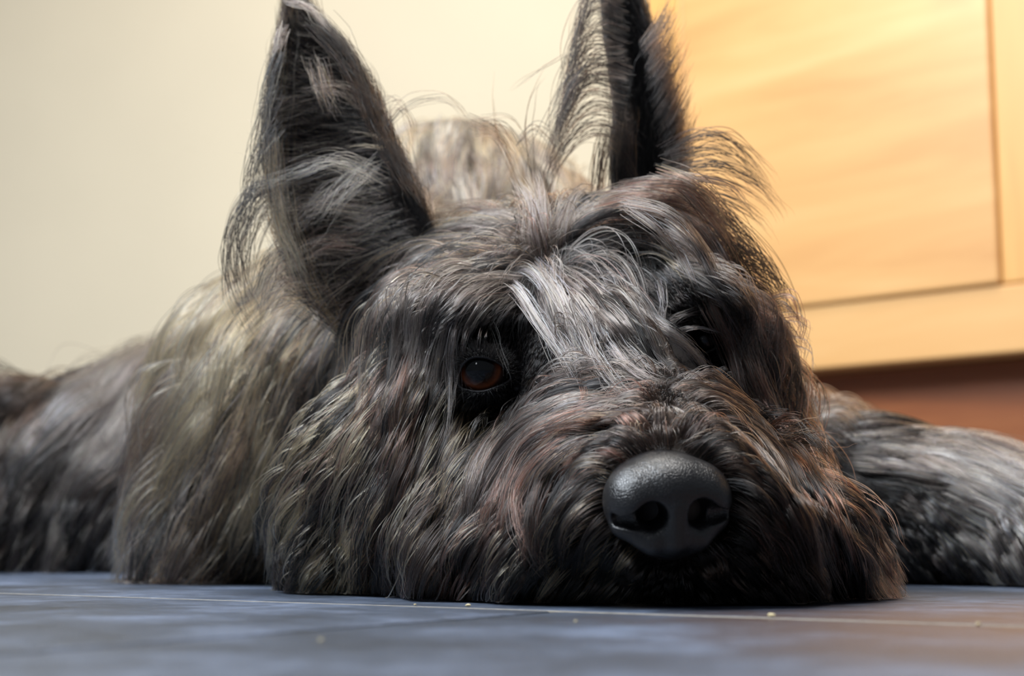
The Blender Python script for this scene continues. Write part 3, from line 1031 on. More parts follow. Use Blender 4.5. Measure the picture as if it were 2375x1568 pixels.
# ---- guides for the coat, drawn along the way the hair lies
HEAD_GUIDES = [
    # crown and forehead sweeping to the left of the picture
    ('1230,520 1100,500 960,520 860,570 800,660 770,760', .012), ('1220,560 1080,545 960,600 880,700 850,820 840,930', .013),
    ('1210,590 1090,590 990,660 930,760 900,880 890,1000', .013), ('1200,620 1100,640 1010,720 960,830 930,950 925,1060', .013),
    ('1190,660 1110,680 1050,750 1010,850 985,960 975,1050', .012), ('1160,700 1100,715 1060,770 1035,860 1025,940', .010),
    ('1000,490 900,500 820,580 790,680 740,760', .011), ('900,540 830,610 780,700 720,780 660,810', .011), ('1000,620 920,700 870,800 840,920 830,1020', .011),
    ('930,720 880,820 840,920 810,1010', .010), ('960,860 920,940 890,1040 870,1120', .009), ('850,680 800,760 740,810 680,840', .011),
    # temple and cheek
    ('880,740 810,820 740,910 690,1000', .012), ('860,840 790,920 730,1010 690,1100', .013), ('840,950 770,1040 720,1130 690,1220 680,1320', .014),
    ('900,940 850,1040 810,1140 790,1250 790,1360', .013), ('960,940 920,1040 890,1140 870,1250 870,1370', .013), ('1010,960 970,1060 940,1170 920,1280 930,1390', .012),
    ('1070,960 1030,1050 990,1150 970,1260 985,1380', .011), ('1120,935 1080,975 1040,1030', .005), ('1170,930 1115,1000 1065,1090', .006), ('1060,900 1020,940 990,990', .006),
    ('800,1080 740,1140 690,1210 660,1300 655,1385', .013), ('790,1200 740,1260 715,1330 735,1385', .012), ('860,1220 820,1290 800,1350 830,1390', .012),
    ('900,1300 880,1340 890,1380 930,1395', .009), ('1000,1280 985,1330 1000,1380 1040,1400', .010), ('1100,1060 1050,1140 1020,1240 1030,1340 1080,1400', .011),
    ('780,960 720,1020 670,1090 640,1170', .014), ('820,1040 750,1090 690,1150 650,1230', .014),
    # muzzle, left of the picture
    ('1420,930 1320,930 1240,980 1180,1060 1130,1150 1095,1250 1085,1350', .011), ('1430,980 1330,980 1250,1040 1190,1130 1155,1230 1155,1330 1190,1405', .012),
    ('1420,1030 1330,1030 1260,1090 1210,1180 1195,1270 1215,1350 1260,1408', .012), ('1400,1085 1320,1090 1270,1150 1240,1230 1250,1320 1290,1395', .011),
    ('1385,1150 1330,1170 1290,1220 1265,1290 1280,1370', .008), ('1385,1210 1345,1245 1305,1295 1290,1360', .007), ('1430,1270 1400,1300 1365,1340 1350,1390', .006),
    ('1180,1010 1110,1080 1060,1180 1040,1290 1065,1385', .011), ('1240,1150 1190,1220 1160,1300 1180,1390', .011),
    ('1500,1290 1480,1330 1460,1380', .005), ('1550,1310 1550,1345 1560,1385', .005), ('1620,1295 1650,1330 1670,1380', .005), ('1480,1265 1440,1300 1410,1350', .006),
    # bridge of the nose: grows up from the nose and parts to both sides
    ('1545,1035 1535,985 1525,930', .005), ('1500,1035 1460,995 1400,975 1340,1000', .007), ('1450,1060 1400,1040 1340,1050 1290,1100', .008), ('1590,1035 1640,995 1710,1000 1770,1050', .007),
    ('1530,930 1500,900 1450,900 1390,930', .007), ('1480,900 1430,880 1370,880 1310,910', .007), ('1570,930 1620,900 1690,920 1760,990', .008),
    # muzzle, right of the picture
    ('1640,970 1720,975 1790,1030 1840,1110 1880,1200 1900,1300', .011), ('1650,1020 1730,1040 1790,1100 1840,1190 1870,1290 1880,1370', .010),
    ('1690,1080 1760,1110 1820,1180 1860,1270 1880,1360', .009), ('1715,1150 1780,1190 1830,1260 1855,1350', .008), ('1710,1220 1765,1265 1805,1325 1825,1390', .007),
    ('1680,1270 1720,1310 1750,1350 1770,1395', .006), ('1840,1240 1880,1290 1910,1340 1930,1380', .009),
    # right side of the head
    ('1290,560 1360,500 1460,480 1570,510 1660,590 1720,690 1760,800 1800,920 1830,1030', .013), ('1310,600 1380,550 1480,540 1570,580 1650,660 1700,760 1735,860 1770,960', .013),
    ('1340,640 1420,600 1520,600 1600,650 1660,730 1695,820 1720,900', .013), ('1330,520 1420,460 1530,455 1640,500 1710,580 1760,670', .015), ('1560,650 1640,700 1690,790 1720,890', .012),
    ('1680,720 1740,820 1790,930 1830,1040', .012), ('1780,880 1820,970 1860,1070 1900,1180 1940,1280 1965,1360', .012), ('1740,920 1800,1020 1845,1120 1895,1220 1935,1320', .012),
    ('1820,1080 1870,1170 1910,1260 1945,1350', .011), ('1700,880 1740,950 1790,1020', .009), ('1650,600 1700,680 1740,770 1765,860', .011),
    ('1480,480 1570,500 1640,560 1695,650 1735,750', .013), ('1580,510 1645,570 1695,660 1730,760', .012), ('1450,450 1540,435 1620,465 1680,530', .012), ('1620,580 1670,650 1710,740 1745,840', .011),
    ('1520,560 1590,600 1645,680 1685,780', .012), ('1680,680 1720,760 1755,860 1785,950', .010), ('1510,430 1580,440 1640,480 1690,560', .012), ('1420,500 1500,490 1580,530 1640,600', .013),
    ('1720,780 1755,860 1785,950 1815,1050', .009), ('1800,1050 1845,1140 1880,1240 1910,1330', .008), ('1840,1130 1880,1220 1915,1320', .007), ('1760,1090 1815,1180 1850,1280 1870,1360', .008), ('1870,1230 1900,1290 1925,1350', .006), ('1750,960 1795,1040 1830,1130 1860,1220', .009),
    ('960,540 880,610 820,700 790,790', .012), ('1070,530 970,575 900,650 850,750', .013), ('820,620 780,700 750,780', .010),
    ('1240,590 1230,520 1215,460 1190,420', .012), ('1290,580 1310,510 1340,460 1390,420', .012), ('1380,500 1430,450 1490,420 1560,420', .012), ('1180,520 1140,470 1090,450 1020,470', .010),
    # forelock and the short hair around the eyes
    ('1230,650 1270,720 1315,800 1345,880', .010), ('1300,640 1310,720 1345,810 1380,890', .010), ('1360,660 1390,740 1435,820 1490,890', .010), ('1430,660 1460,740 1505,820 1560,880', .009),
    ('1500,720 1560,780 1620,840 1660,890', .010), ('1210,760 1205,790 1200,820', .003), ('1250,800 1240,830 1225,860', .003), ('1200,850 1215,870 1210,900', .002), ('1260,880 1240,900 1215,915', .003),
    ('1570,740 1600,745 1630,755', .004), ('1680,760 1695,800 1705,840', .005), ('1600,840 1630,850 1660,870', .004), ('1120,790 1095,800 1075,815', .003), ('1170,760 1140,765 1110,780', .004),
]
BODY_GUIDES = [
    ('640,680 560,780 500,900 450,1020', .03), ('580,880 510,1020 450,1160 400,1290', .03), ('690,850 630,1000 570,1140 530,1270', .028), ('620,1080 570,1190 530,1290 510,1350', .024),
    ('480,980 420,1100 370,1230 330,1330', .026), ('560,1180 520,1260 480,1330 440,1350', .022), ('700,1150 660,1230 640,1310 630,1360', .02), ('760,780 690,860 640,960 600,1060', .028),
    ('380,900 290,1000 210,1120 170,1230', .03), ('220,920 120,990 30,1080 -40,1170', .03), ('330,1080 270,1190 250,1300', .026), ('120,1100 70,1190 50,1290', .024), ('60,930 20,960 -20,1010', .02), ('450,860 380,900 320,960 280,1040', .028),
    ('1000,330 960,400 940,470 930,540', .03), ('1130,350 1160,430 1175,500 1180,560', .03), ('1060,300 1050,380 1060,450', .026), ('860,480 800,560 760,650', .03), ('700,560 640,640 590,720', .03),
    ('1740,950 1790,980 1840,1040 1890,1110', .01), ('1720,880 1780,920 1830,980', .01),
    ('1940,1010 2070,995 2190,1035 2290,1085', .012), ('1950,1110 2080,1110 2200,1130 2330,1130', .011), ('2000,1180 2060,1250 2090,1320', .012), ('2150,1190 2200,1250 2230,1325', .012),
    ('2300,1160 2340,1240 2360,1320', .012), ('1930,1150 1960,1240 1975,1330', .012), ('2230,1080 2330,1100 2430,1130 2520,1170', .010), ('2200,1140 2300,1170 2400,1220', .011), ('2450,1180 2550,1220 2640,1260', .01), ('2500,1230 2540,1290 2560,1340', .01),
]


def guide_set(lst):
    g = np.array([drape(t, l) for t, l in lst])
    h = raycast(*np.array([parse(t)[0] for t, _ in lst]).T)
    base = np.array([P(*parse(t)[0], hh) if not np.isnan(hh) else g[i, 0] for i, ((t, _), hh) in enumerate(zip(lst, h))])
    return g, grad(base)


HG, HGN = guide_set(HEAD_GUIDES)
BG, BGN = guide_set([(t, l * 0.55 if l > .015 and parse(t)[0, 0] < 850 else l) for t, l in BODY_GUIDES])

# ---- roots on the skin
tv = BV[BF]
tri = np.concatenate([tv[:, [0, 1, 2]], tv[:, [0, 2, 3]]])
cr = np.cross(tri[:, 1] - tri[:, 0], tri[:, 2] - tri[:, 0])
ar_ = np.linalg.norm(cr, axis=1) / 2
tc_ = tri.mean(1)
tn = grad(tc_)
tpx, tpy, tdp = project(tc_)
view = ((CAM - tc_) / np.linalg.norm(CAM - tc_, axis=1, keepdims=True) * tn).sum(1)
facing = np.where(view > -0.15, 1.0, 0.18)
above = tc_[:, 2] > 0.003
is_head = (tdp < 0.685) & (tpx > 560) & (tpx < 2010) & (tpy > 380)
is_head &= ~((tpx > 1850) & (tdp > 0.66))


def roots_on(mask, n, weight):
    p = ar_ * mask * weight * above
    p = p / p.sum()
    i = rng.choice(len(tri), n, p=p)
    u, v = rng.random((2, n, 1))
    f = u + v > 1
    u, v = np.where(f, 1 - u, u), np.where(f, 1 - v, v)
    return tri[i, 0] + u * (tri[i, 1] - tri[i, 0]) + v * (tri[i, 2] - tri[i, 0])


near_eye = np.zeros(len(tri), bool)
for e in EYES:
    near_eye |= np.linalg.norm(tc_ - (e['c'] - 0.008 * FWD), axis=1) < 0.0155
muz = (tdp < 0.56) & (tpx > 1180) & (tpx < 1960) & (tpy > 900)

head = Fur()
beard = Fur()
r0 = roots_on(is_head & ~near_eye, 34000, facing)
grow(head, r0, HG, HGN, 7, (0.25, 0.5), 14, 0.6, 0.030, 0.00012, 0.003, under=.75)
r1 = roots_on(is_head & ~near_eye & ~muz, 40000, facing)
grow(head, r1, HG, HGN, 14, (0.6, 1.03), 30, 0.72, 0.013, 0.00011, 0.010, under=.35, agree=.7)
r1 = roots_on(is_head & ~near_eye & ~muz, 10000, facing)
grow(head, r1, HG, HGN, 14, (0.5, 1.0), 6, 0.5, 0.028, 0.00017, 0.014, guard=True, bright=1.2)
r2 = roots_on(is_head & muz & ~near_eye, 30000, facing)
grow(beard, r2, HG, HGN, 14, (0.6, 1.0), 30, 0.75, 0.011, 0.00011, 0.006, under=.35, agree=.7)
r2 = roots_on(is_head & muz & ~near_eye, 4500, facing)
grow(beard, r2, HG, HGN, 12, (0.4, 1.0), 6, 0.55, 0.024, 0.00014, 0.007, guard=True)
# velvet around the eyes and in the hollows beside the forelock
velvet = Fur()
short = np.zeros(len(tri), bool)
for c_, r_ in SHORT:
    short |= np.linalg.norm(tc_ - c_, axis=1) < r_ * 1.25
r3 = roots_on((near_eye | short) & is_head, 15000, 1.0)
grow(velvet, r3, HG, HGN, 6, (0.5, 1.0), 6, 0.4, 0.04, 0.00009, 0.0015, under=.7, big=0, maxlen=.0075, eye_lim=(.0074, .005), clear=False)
for e, col_ in zip(EYES, ('black:.8 dark:.2', 'black:.95 dark:.05')):
    Ld = e['lid']
    n_ = 3600
    a_ = rng.uniform(2.6, 6.9, n_)
    b_ = rng.integers(0, Ld.shape[1], n_)
    i_ = a_.astype(int)
    fr_ = (a_ - i_)[:, None]
    base_ = Ld[i_, b_] * (1 - fr_) + Ld[np.minimum(i_ + 1, 7), b_] * fr_
    out_ = Ld[5, b_] - Ld[1, b_]
    out_ /= np.linalg.norm(out_, axis=1, keepdims=True)
    out_ = out_ + rng.normal(0, .35, out_.shape) + np.array([-.25, -.25, .1])
    ln_ = rng.uniform(.0015, .0045, n_)
    tt_ = np.linspace(0, 1, 5)[None, :, None]
    pv = base_[:, None] + out_[:, None] * ln_[:, None, None] * tt_ - FWD * (.0009 * np.sin(np.pi * tt_ * .8))
    velvet.add(pv, pick_colours(np.repeat(wts(col_)[None], n_, 0)), np.full(n_, .00008))

trunk = Fur()
is_leg = (tpx > 1880) & (tdp < 0.80)
rb = roots_on(~is_head & ~is_leg, 42000, facing)
grow(trunk, rb, BG, BGN, 12, (0.7, 1.3), 46, 0.85, 0.027, 0.00020, 0.018, agree=.55, big=5, bright=1.1, keep_eye=False, nosemask=False)
rb = roots_on(~is_head & ~is_leg, 6000, facing)
grow(trunk, rb, BG, BGN, 12, (0.6, 1.2), 5, 0.5, 0.04, 0.00024, 0.022, guard=True, keep_eye=False, nosemask=False)
leg = Fur()
rl = roots_on(is_leg, 30000, facing)
grow(leg, rl, BG, BGN, 12, (0.7, 1.3), 22, 0.62, 0.022, 0.00014, 0.008, agree=.6, under=.05, bright=1.6, keep_eye=False, nosemask=False)

# ---- locks one can follow by eye
fore = Fur()
S, G_ = 'silver:.5 grey:.4 dark:.1', 'grey:.5 silver:.2 dark:.3'
for txt, n, sp, c, li in [
    ('1195,690 1190,660 1215,690 1260,760 1310,830 1340,890 1350,925', 68, .0014, S, .014), ('1200,640 1225,625 1265,660 1305,730 1340,800 1355,860', 68, .0016, S, .014),
    ('1290,605 1282,665 1308,740 1350,815 1368,890', 74, .0019, S, .015), ('1325,640 1345,690 1388,765 1440,840 1500,890', 74, .0017, S, .015),
    ('1370,650 1398,705 1440,785 1500,850 1545,875', 68, .0017, G_, .014), ('1420,640 1432,700 1445,770 1475,840', 62, .0017, S, .013), ('1490,735 1545,765 1605,815 1650,870 1665,895', 68, .0014, 'silver:.4 grey:.5 dark:.1', .014),
    ('1345,740 1380,830 1430,900 1490,945', 68, .0019, G_, .013), ('1255,690 1300,770 1340,850 1350,910', 50, .0014, G_, .013), ('1400,780 1460,850 1530,890 1570,900', 56, .0016, G_, .012),
    ('1240,610 1275,650 1310,700 1350,780 1380,850', 50, .0015, S, .015), ('1340,870 1352,915 1335,950 1308,985', 16, .0006, 'red:.6 dark:.4', .016), ('1450,640 1470,690 1478,760', 31, .0012, S, .011), ('1530,650 1538,700 1535,760 1545,790', 15, .0009, S, .011),
]:
    lock(fore, txt, n, sp, c, li)

RG, RD, TD = 'red:.4 grey:.35 dark:.25', 'red:.45 dark:.45 tan:.1', 'tan:.4 brown:.2 cream:.15 dark:.25'
for txt, n, sp, c, li in [
    ('1420,960 1300,985 1220,1060 1182,1160 1175,1260 1205,1350 1265,1406', 170, .0034, RG, .014), ('1340,1000 1245,1060 1205,1150 1212,1230 1255,1310', 90, .0022, 'red:.6 grey:.2 dark:.2', .015),
    ('1210,980 1130,1060 1095,1170 1105,1280 1145,1360 1205,1403', 130, .0030, G_, .013), ('1150,1110 1070,1180 1015,1260 1012,1330 1050,1380 1120,1402', 110, .0026, 'tan:.25 grey:.35 dark:.4', .013),
    ('1100,1140 1085,1250 1112,1340 1172,1398', 100, .0024, RD, .014), ('1385,1020 1290,1085 1238,1190 1245,1290 1305,1375', 110, .0026, 'dark:.5 black:.3 red:.2', .012),
    ('1240,1040 1170,1130 1130,1230 1140,1320 1190,1400', 110, .0026, RG, .015), ('1330,930 1250,960 1190,1020 1140,1100', 110, .0028, G_, .012), ('1440,985 1370,975 1290,1000 1230,1050', 100, .0026, 'red:.35 tan:.25 dark:.4', .011),
    ('1790,1030 1850,1110 1885,1200 1880,1290 1840,1350 1785,1390', 26, .0009, 'grey:.6 tan:.2 brown:.2', .016), ('1780,990 1840,1070 1890,1160 1935,1250 1960,1330', 110, .0026, 'red:.45 tan:.2 dark:.35', .012),
    ('1250,1200 1225,1280 1240,1350 1290,1400', 80, .0020, 'red:.35 dark:.45 black:.2', .012),
    ('1660,960 1730,950 1800,1000 1850,1080', 70, .0022, 'red:.3 grey:.3 dark:.4', .011),
]:
    lock(beard, txt, int(n * 1.25), sp * .85, c, li + .003, radius=.00012)

for txt, n, sp, c, li in [
    ('780,1190 738,1290 752,1350 830,1386 930,1394', 60, .0026, TD, .013), ('700,1190 668,1290 658,1375', 50, .0026, TD, .014), ('730,1230 690,1310 680,1385', 40, .0024, TD, .014), ('830,1230 790,1310 830,1375 900,1395', 45, .0022, TD, .012),
    ('885,700 862,850 878,1000 890,1150', 44, .0014, RD, .016), ('935,620 902,760 900,900 915,1050 905,1200', 60, .0016, RD, .016), ('985,760 932,880 912,1000 925,1120', 60, .0016, RD, .015),
    ('1110,700 1058,760 1045,850 1040,930 1036,1010 1046,1065', 34, .0010, G_, .018), ('1110,730 1080,770 1066,850 1069,910 1076,945', 10, .0005, G_, .019), ('1130,740 1110,780 1106,850 1108,910', 5, .0003, G_, .020),
    ('1130,760 1125,790 1122,815', 5, .0004, G_, .018), ('1150,770 1120,800 1095,835', 40, .0016, 'black:.9 dark:.1', .010), ('1110,765 1085,800 1070,840', 40, .0016, 'black:.9 dark:.1', .010), ('1180,780 1160,810 1150,835', 40, .0018, 'black:.9 dark:.1', .008),
    ('810,640 772,760 762,880 780,990', 40, .0018, 'black:.5 dark:.5', .016), ('860,560 800,660 785,760 790,880', 60, .0022, 'dark:.4 tan:.25 red:.15 black:.2', .015), ('1150,610 1040,640 960,720 920,830', 80, .0020, 'grey:.35 tan:.25 dark:.4', .015),
    ('1190,600 1080,590 980,640 910,740 880,850', 80, .0022, 'tan:.3 brown:.3 dark:.4', .015), ('1140,700 1060,720 1000,790 960,890', 70, .0020, G_, .014), ('1080,540 970,570 900,650 860,760', 70, .0022, 'tan:.25 dark:.4 black:.35', .015),
    ('790,700 730,730 660,770', 40, .0020, 'tan:.4 black:.4 dark:.2', .012), ('780,760 720,790 650,800', 40, .0020, 'tan:.3 black:.5 dark:.2', .012), ('800,800 740,850 690,910', 40, .0020, 'tan:.3 black:.5 dark:.2', .012),
    # right side: long curtain beside the hidden eye
    ('1420,590 1520,590 1610,640 1680,740 1730,850 1770,960', 130, .0030, 'grey:.3 red:.3 silver:.1 dark:.3', .016), ('1340,560 1450,510 1570,545 1660,640 1730,770 1790,910', 130, .0030, 'red:.4 dark:.45 tan:.15', .017),
    ('1300,590 1350,520 1440,490 1560,520 1650,590', 60, .0014, 'black:.8 dark:.2', .019), ('1390,560 1450,530 1540,545 1620,600', 50, .0014, 'black:.8 dark:.2', .018), ('1400,480 1490,460 1590,475 1660,530', 110, .0030, 'red:.35 cream:.2 grey:.25 dark:.2', .018),
    ('1700,760 1750,860 1800,980 1840,1090', 110, .0028, RD, .014), ('1740,860 1790,970 1830,1090 1870,1180', 90, .0024, 'red:.5 dark:.4 tan:.1', .015), ('1640,690 1690,800 1720,910 1750,990', 80, .0020, 'red:.3 grey:.3 dark:.4', .015),
    ('1560,600 1620,620 1680,700 1715,800', 70, .0020, G_, .017), ('1620,720 1570,735 1530,770', 24, .0012, G_, .010), ('1570,770 1620,760 1690,780', 12, .0008, G_, .012),
    # crown tuft
    ('1250,600 1238,540 1228,470 1190,400', 80, .0030, G_, .010), ('1285,590 1300,520 1325,460 1370,420', 80, .0030, G_, .010), ('1265,590 1262,520 1255,450 1240,390', 70, .0026, G_, .010), ('1320,560 1370,490 1430,440 1480,420', 70, .0030, 'grey:.5 tan:.2 dark:.3', .012),
    ('1200,540 1150,490 1080,480 1000,490', 80, .0028, 'red:.3 grey:.4 dark:.3', .012),
]:
    lock(head, txt, n, sp, c, li)

# long strands that run the whole way along the lie of the coat
for gi_, (txt, li) in enumerate(HEAD_GUIDES):
    q = parse(txt)
    ln_ = np.linalg.norm(np.diff(q, axis=0), axis=1).sum()
    if ln_ < 230 or (1180 < q[0, 0] < 1520 and 600 < q[0, 1] < 790):
        continue
    for r_ in range(4):
        jit = rng.normal(0, 26, (1, 2)) + rng.normal(0, 5, q.shape)
        t2 = ' '.join(f'{a:.1f},{b:.1f}' for a, b in q + jit)
        zi_, zw_ = idw(drape(t2, li)[[5]], ZP, 3, 3.0)
        w_ = (ZW[zi_] * zw_[..., None]).sum(1)[0] * np.array([.5, .8, 1, 1, 1, 1.2, 1.6, 1.6])
        c_ = ' '.join(f'{k_}:{v_:.3f}' for k_, v_ in zip(PN, w_))
        on_muzzle = q[0, 0] > 1180 and q[0, 1] > 900
        lock(beard if on_muzzle else head, t2, int(rng.integers(16, 46)), rng.uniform(.0008, .0020), c_, li * rng.uniform(1.05, 1.5), frz=0.014, ends=0.45, radius=0.00012, eye=True)

# wisps that stand off the head against the cabinet
K_ = 'black:.6 dark:.25 brown:.15'
for txt, n, sp, dep in [
    ('1560,470 1650,480 1745,560 1812,670 1845,780 1850,870', 14, .0016, (.600, .600, .600)), ('1540,500 1640,520 1720,600 1775,700 1810,790', 16, .0022, (.598, .595, .60)),
    ('1560,410 1660,390 1750,430 1800,480 1818,520', 16, .0022, (.625, .63, .63)), ('1550,350 1630,308 1700,325 1770,400 1805,475', 14, .0022, (.635, .64, .64)), ('1545,370 1640,350 1720,380 1780,450', 14, .0026, (.635, .64, .64)),
    ('1500,430 1600,440 1690,520 1755,630 1795,730', 16, .0024, (.61, .605, .605)), ('1520,450 1630,460 1710,540 1760,650', 14, .0022, (.61, .605, .605)), ('1570,440 1680,450 1760,500 1800,560', 12, .0024, (.62, .62, .62)),
    ('1690,560 1740,590 1790,640 1825,700', 20, .0020, (.60, .60, .60)), ('1700,610 1755,640 1810,680 1840,720', 22, .0020, (.60, .60, .60)), ('1720,660 1770,690 1820,725', 24, .0018, (.60, .60, .60)), ('1735,700 1790,740 1835,790', 24, .0018, (.60, .60, .60)),
    ('1750,750 1800,790 1840,840', 22, .0018, (.60, .60, .60)), ('1765,790 1805,830 1835,880', 22, .0018, (.60, .60, .60)), ('1660,540 1700,600 1730,680 1745,760', 20, .0024, (.597, .597, .60)), ('1780,830 1815,880 1840,930', 20, .0018, (.60, .60, .60)),
]:
    lock(head, txt, int(n * 1.5), sp, 'black:.85 dark:.15', depth=dep, radius=0.00014, ends=1.0, frz=0.02, flat=1.0)
for txt, n, sp in [('890,300 955,240 1040,232 1095,290 1112,345', 9, .0012), ('885,285 925,245 952,300 962,400', 8, .0012), ('875,250 915,228 945,265', 6, .0010), ('1105,290 1170,290 1210,350 1235,430', 12, .0020), ('1090,280 1150,310 1190,380 1200,440', 14, .0020),
                   ('1205,430 1160,330 1148,250 1152,180', 3, .0008), ('1310,125 1235,172 1160,228', 3, .0008), ('1240,430 1222,310 1232,215 1275,150', 3, .0008), ('1200,340 1235,300 1265,320 1290,370', 10, .0016)]:
    lock(head, txt, n, sp, 'brown:.4 dark:.4 black:.2', depth=(.65, .65, .645), ends=1.0, frz=0.02, mask=False, flat=1.0)

# ---- ears: thin cupped shells, furred on the inside and fringed along the rims
M_ear = plain('ear_skin', srgb(56, 46, 44), 0.6, 0.35, 120, 0.0003)


def make_ear(lft, rgt, db, dt, cup, label, seedcol):
    n_u, n_v = 18, 30
    Lc, Rc = smooth_curve(parse(lft), n_v), smooth_curve(parse(rgt), n_v)
    pt = np.zeros((n_v, n_u, 3))
    for j in range(n_v):
        v = j / (n_v - 1)
        for i in range(n_u):
            u = i / (n_u - 1)
            x, y = Lc[j] * (1 - u) + Rc[j] * u
            d = db + (dt - db) * v + cup * math.sin(math.pi * u) * (1 - v) ** 0.6 + 0.012 * u
            pt[j, i] = P(x, y, d)
    F = np.array([(j * n_u + i, j * n_u + i + 1, (j + 1) * n_u + i + 1, (j + 1) * n_u + i) for j in range(n_v - 1) for i in range(n_u - 1)])
    o = fast_mesh('ear', pt.reshape(-1, 3), F, M_ear, dog)
    sm = o.modifiers.new('thick', 'SOLIDIFY')
    sm.thickness = 0.0028
    sm.offset = 0.0
    tag(o, label)
    return o, pt


def ear_at(pt, u, v):
    nv, nu_ = pt.shape[:2]
    a, b = v * (nv - 1.001), u * (nu_ - 1.001)
    i, j = a.astype(int), b.astype(int)
    fa, fb = (a - i)[:, None], (b - j)[:, None]
    return (pt[i, j] * (1 - fb) + pt[i, j + 1] * fb) * (1 - fa) + (pt[i + 1, j] * (1 - fb) + pt[i + 1, j + 1] * fb) * fa


def ear_coat(fur, pt, n, umin, umax, du, dv, length, side, cols, lift, rad=0.00013):
    """hair whose path runs over the shell in (u, v), lifted off it on one side"""
    u, v = rng.uniform(umin, umax, n), rng.random(n) ** 1.1 * 0.97
    K = 9
    t = np.linspace(0, 1, K)
    ln = length * rng.uniform(0.5, 1.1, n)
    lf = lift * rng.uniform(0.3, 1.0, n)
    ddu, ddv = rng.normal(du, abs(du) * 0.35 + 0.08, n), rng.normal(dv, abs(dv) * 0.4 + 0.04, n)
    pts = np.zeros((n, K, 3))
    for k_, tk in enumerate(t):
        uu, vv = u + ddu * ln * tk, v + ddv * ln * tk
        q = ear_at(pt, np.clip(uu, 0, 0.999), np.clip(vv, 0, 0.999))
        over = np.where(uu < 0, uu, np.where(uu > 1, uu - 1, 0))
        edge = ear_at(pt, np.full(n, .999), np.clip(vv, 0, .999)) - ear_at(pt, np.zeros(n), np.clip(vv, 0, .999))
        q = q + edge * over[:, None] * 0.6
        ov = np.maximum(vv - 0.999, 0)
        q = q + UP * (ov * 0.10)[:, None]
        pts[:, k_] = q - FWD * side * (lf * math.sin(min(1, tk * 1.4) * math.pi / 2) + 0.0018)[:, None]
    C = n // 18
    ci = rng.integers(0, C, n)
    order = np.lexsort((u, np.round(v * 26)))
    ci[order] = np.arange(n) // 18
    lead = pts[order[np.minimum(np.arange(ci.max() + 1) * 18 + 9, n - 1)]][ci]
    tt = t[None, :, None]
    pts = pts * (1 - 0.55 * tt) + (lead + (pts[:, :1] - lead[:, :1]) * 0.4) * 0.55 * tt
    pts = frizz(pts, 0.03, np.linalg.norm(np.diff(pts, axis=1), axis=2).sum(1))
    fur.add(pts, pick_colours(np.repeat(wts(cols)[None], n, 0), ci), rad * rng.uniform(0.6, 1.25, n))


earL, ptL = make_ear('800,800 690,640 636,460 624,310 640,160 662,40 668,8', '1030,590 955,430 897,300 855,200 805,115 745,50 690,6', 0.628, 0.668, 0.022, 'tall pointed ear with tan rim and dark haired hollow', 0)
fl = Fur()
ear_coat(fl, ptL, 7000, 0.0, 1.0, -0.15, 0.22, 1.0, 1, 'black:.55 dark:.3 brown:.1 grey:.05', 0.004)
ear_coat(fl, ptL, 1600, 0.35, 0.98, -0.55, 0.10, 1.0, 1, 'grey:.4 dark:.4 cream:.2', 0.010)
ear_coat(fl, ptL, 2200, 0.0, 0.12, 0.05, 0.22, 1.0, 1, 'tan:.5 cream:.3 dark:.2', 0.003)
ear_coat(fl, ptL, 3200, 0.85, 1.0, 0.06, 0.20, 1.0, 1, 'black:.7 dark:.3', 0.004)
ear_coat(fl, ptL, 3000, 0.0, 1.0, 0.0, 0.22, 1.0, -1, 'black:.5 dark:.4 grey:.1', 0.004)
DE = (.632, .626, .62)
FR = 'black:.7 dark:.2 cream:.1'
for txt, n, sp, c in [
    ('650,420 585,440 542,530 530,620 560,720 625,805', 30, .0022, FR), ('655,440 600,450 560,520 548,600 565,690 610,770', 36, .0028, FR), ('660,480 610,490 575,560 565,640 595,720', 36, .0034, 'cream:.25 dark:.35 black:.4'),
    ('640,300 602,350 580,420 565,490 550,560', 24, .0022, FR), ('638,200 612,280 596,360 582,430 570,500', 24, .0020, FR), ('648,120 628,180 612,260 600,330', 24, .0018, FR),
    ('655,60 640,110 625,130', 30, .0014, 'grey:.5 dark:.5'), ('670,580 640,600 610,660 600,730', 36, .0034, 'cream:.25 dark:.3 black:.45'), ('690,650 650,660 615,700 600,750', 36, .0034, 'cream:.3 grey:.3 dark:.4'), ('720,700 670,700 630,720 600,750', 36, .0034, 'tan:.4 grey:.3 dark:.3'),
    ('640,430 655,520 690,600 720,680', 90, .0030, 'tan:.6 cream:.3 dark:.1'), ('630,330 635,420 655,520', 70, .0022, 'tan:.4 cream:.2 dark:.4'),
    ('880,420 780,375 680,400 600,425', 40, .0030, 'grey:.5 cream:.3 dark:.2'), ('860,410 770,440 690,520 650,560', 26, .0030, 'grey:.5 cream:.2 dark:.3'), ('900,330 850,310 800,305', 10, .0006, 'cream:.9 tan:.1'), ('895,345 850,338 800,345', 8, .0006, 'cream:.9 tan:.1'),
    ('850,390 790,450 740,530', 24, .0034, 'cream:.5 grey:.5'), ('840,480 760,470 680,490', 40, .0034, 'grey:.5 cream:.2 dark:.3'), ('820,560 750,560 690,600', 40, .0034, 'grey:.4 red:.2 dark:.4'), ('850,250 770,200 690,215', 24, .0026, 'grey:.6 dark:.4'),
    ('735,150 750,200 775,260', 40, .0030, 'tan:.3 brown:.3 dark:.4'), ('735,50 800,120 850,215 880,290', 70, .0026, 'black:.8 dark:.2'), ('840,190 865,260 900,340 935,420', 80, .0026, 'black:.7 dark:.3'), ('900,330 940,400 975,470', 80, .0030, 'black:.6 dark:.4'), ('668,5 720,20 770,70', 50, .0014, 'grey:.5 dark:.5'),
]:
    lock(fl, txt, n, sp, c, depth=DE, ends=0.7, frz=0.03, mask=False, flat=0.8)
fl.build('ear_fur', M_hair, earL)

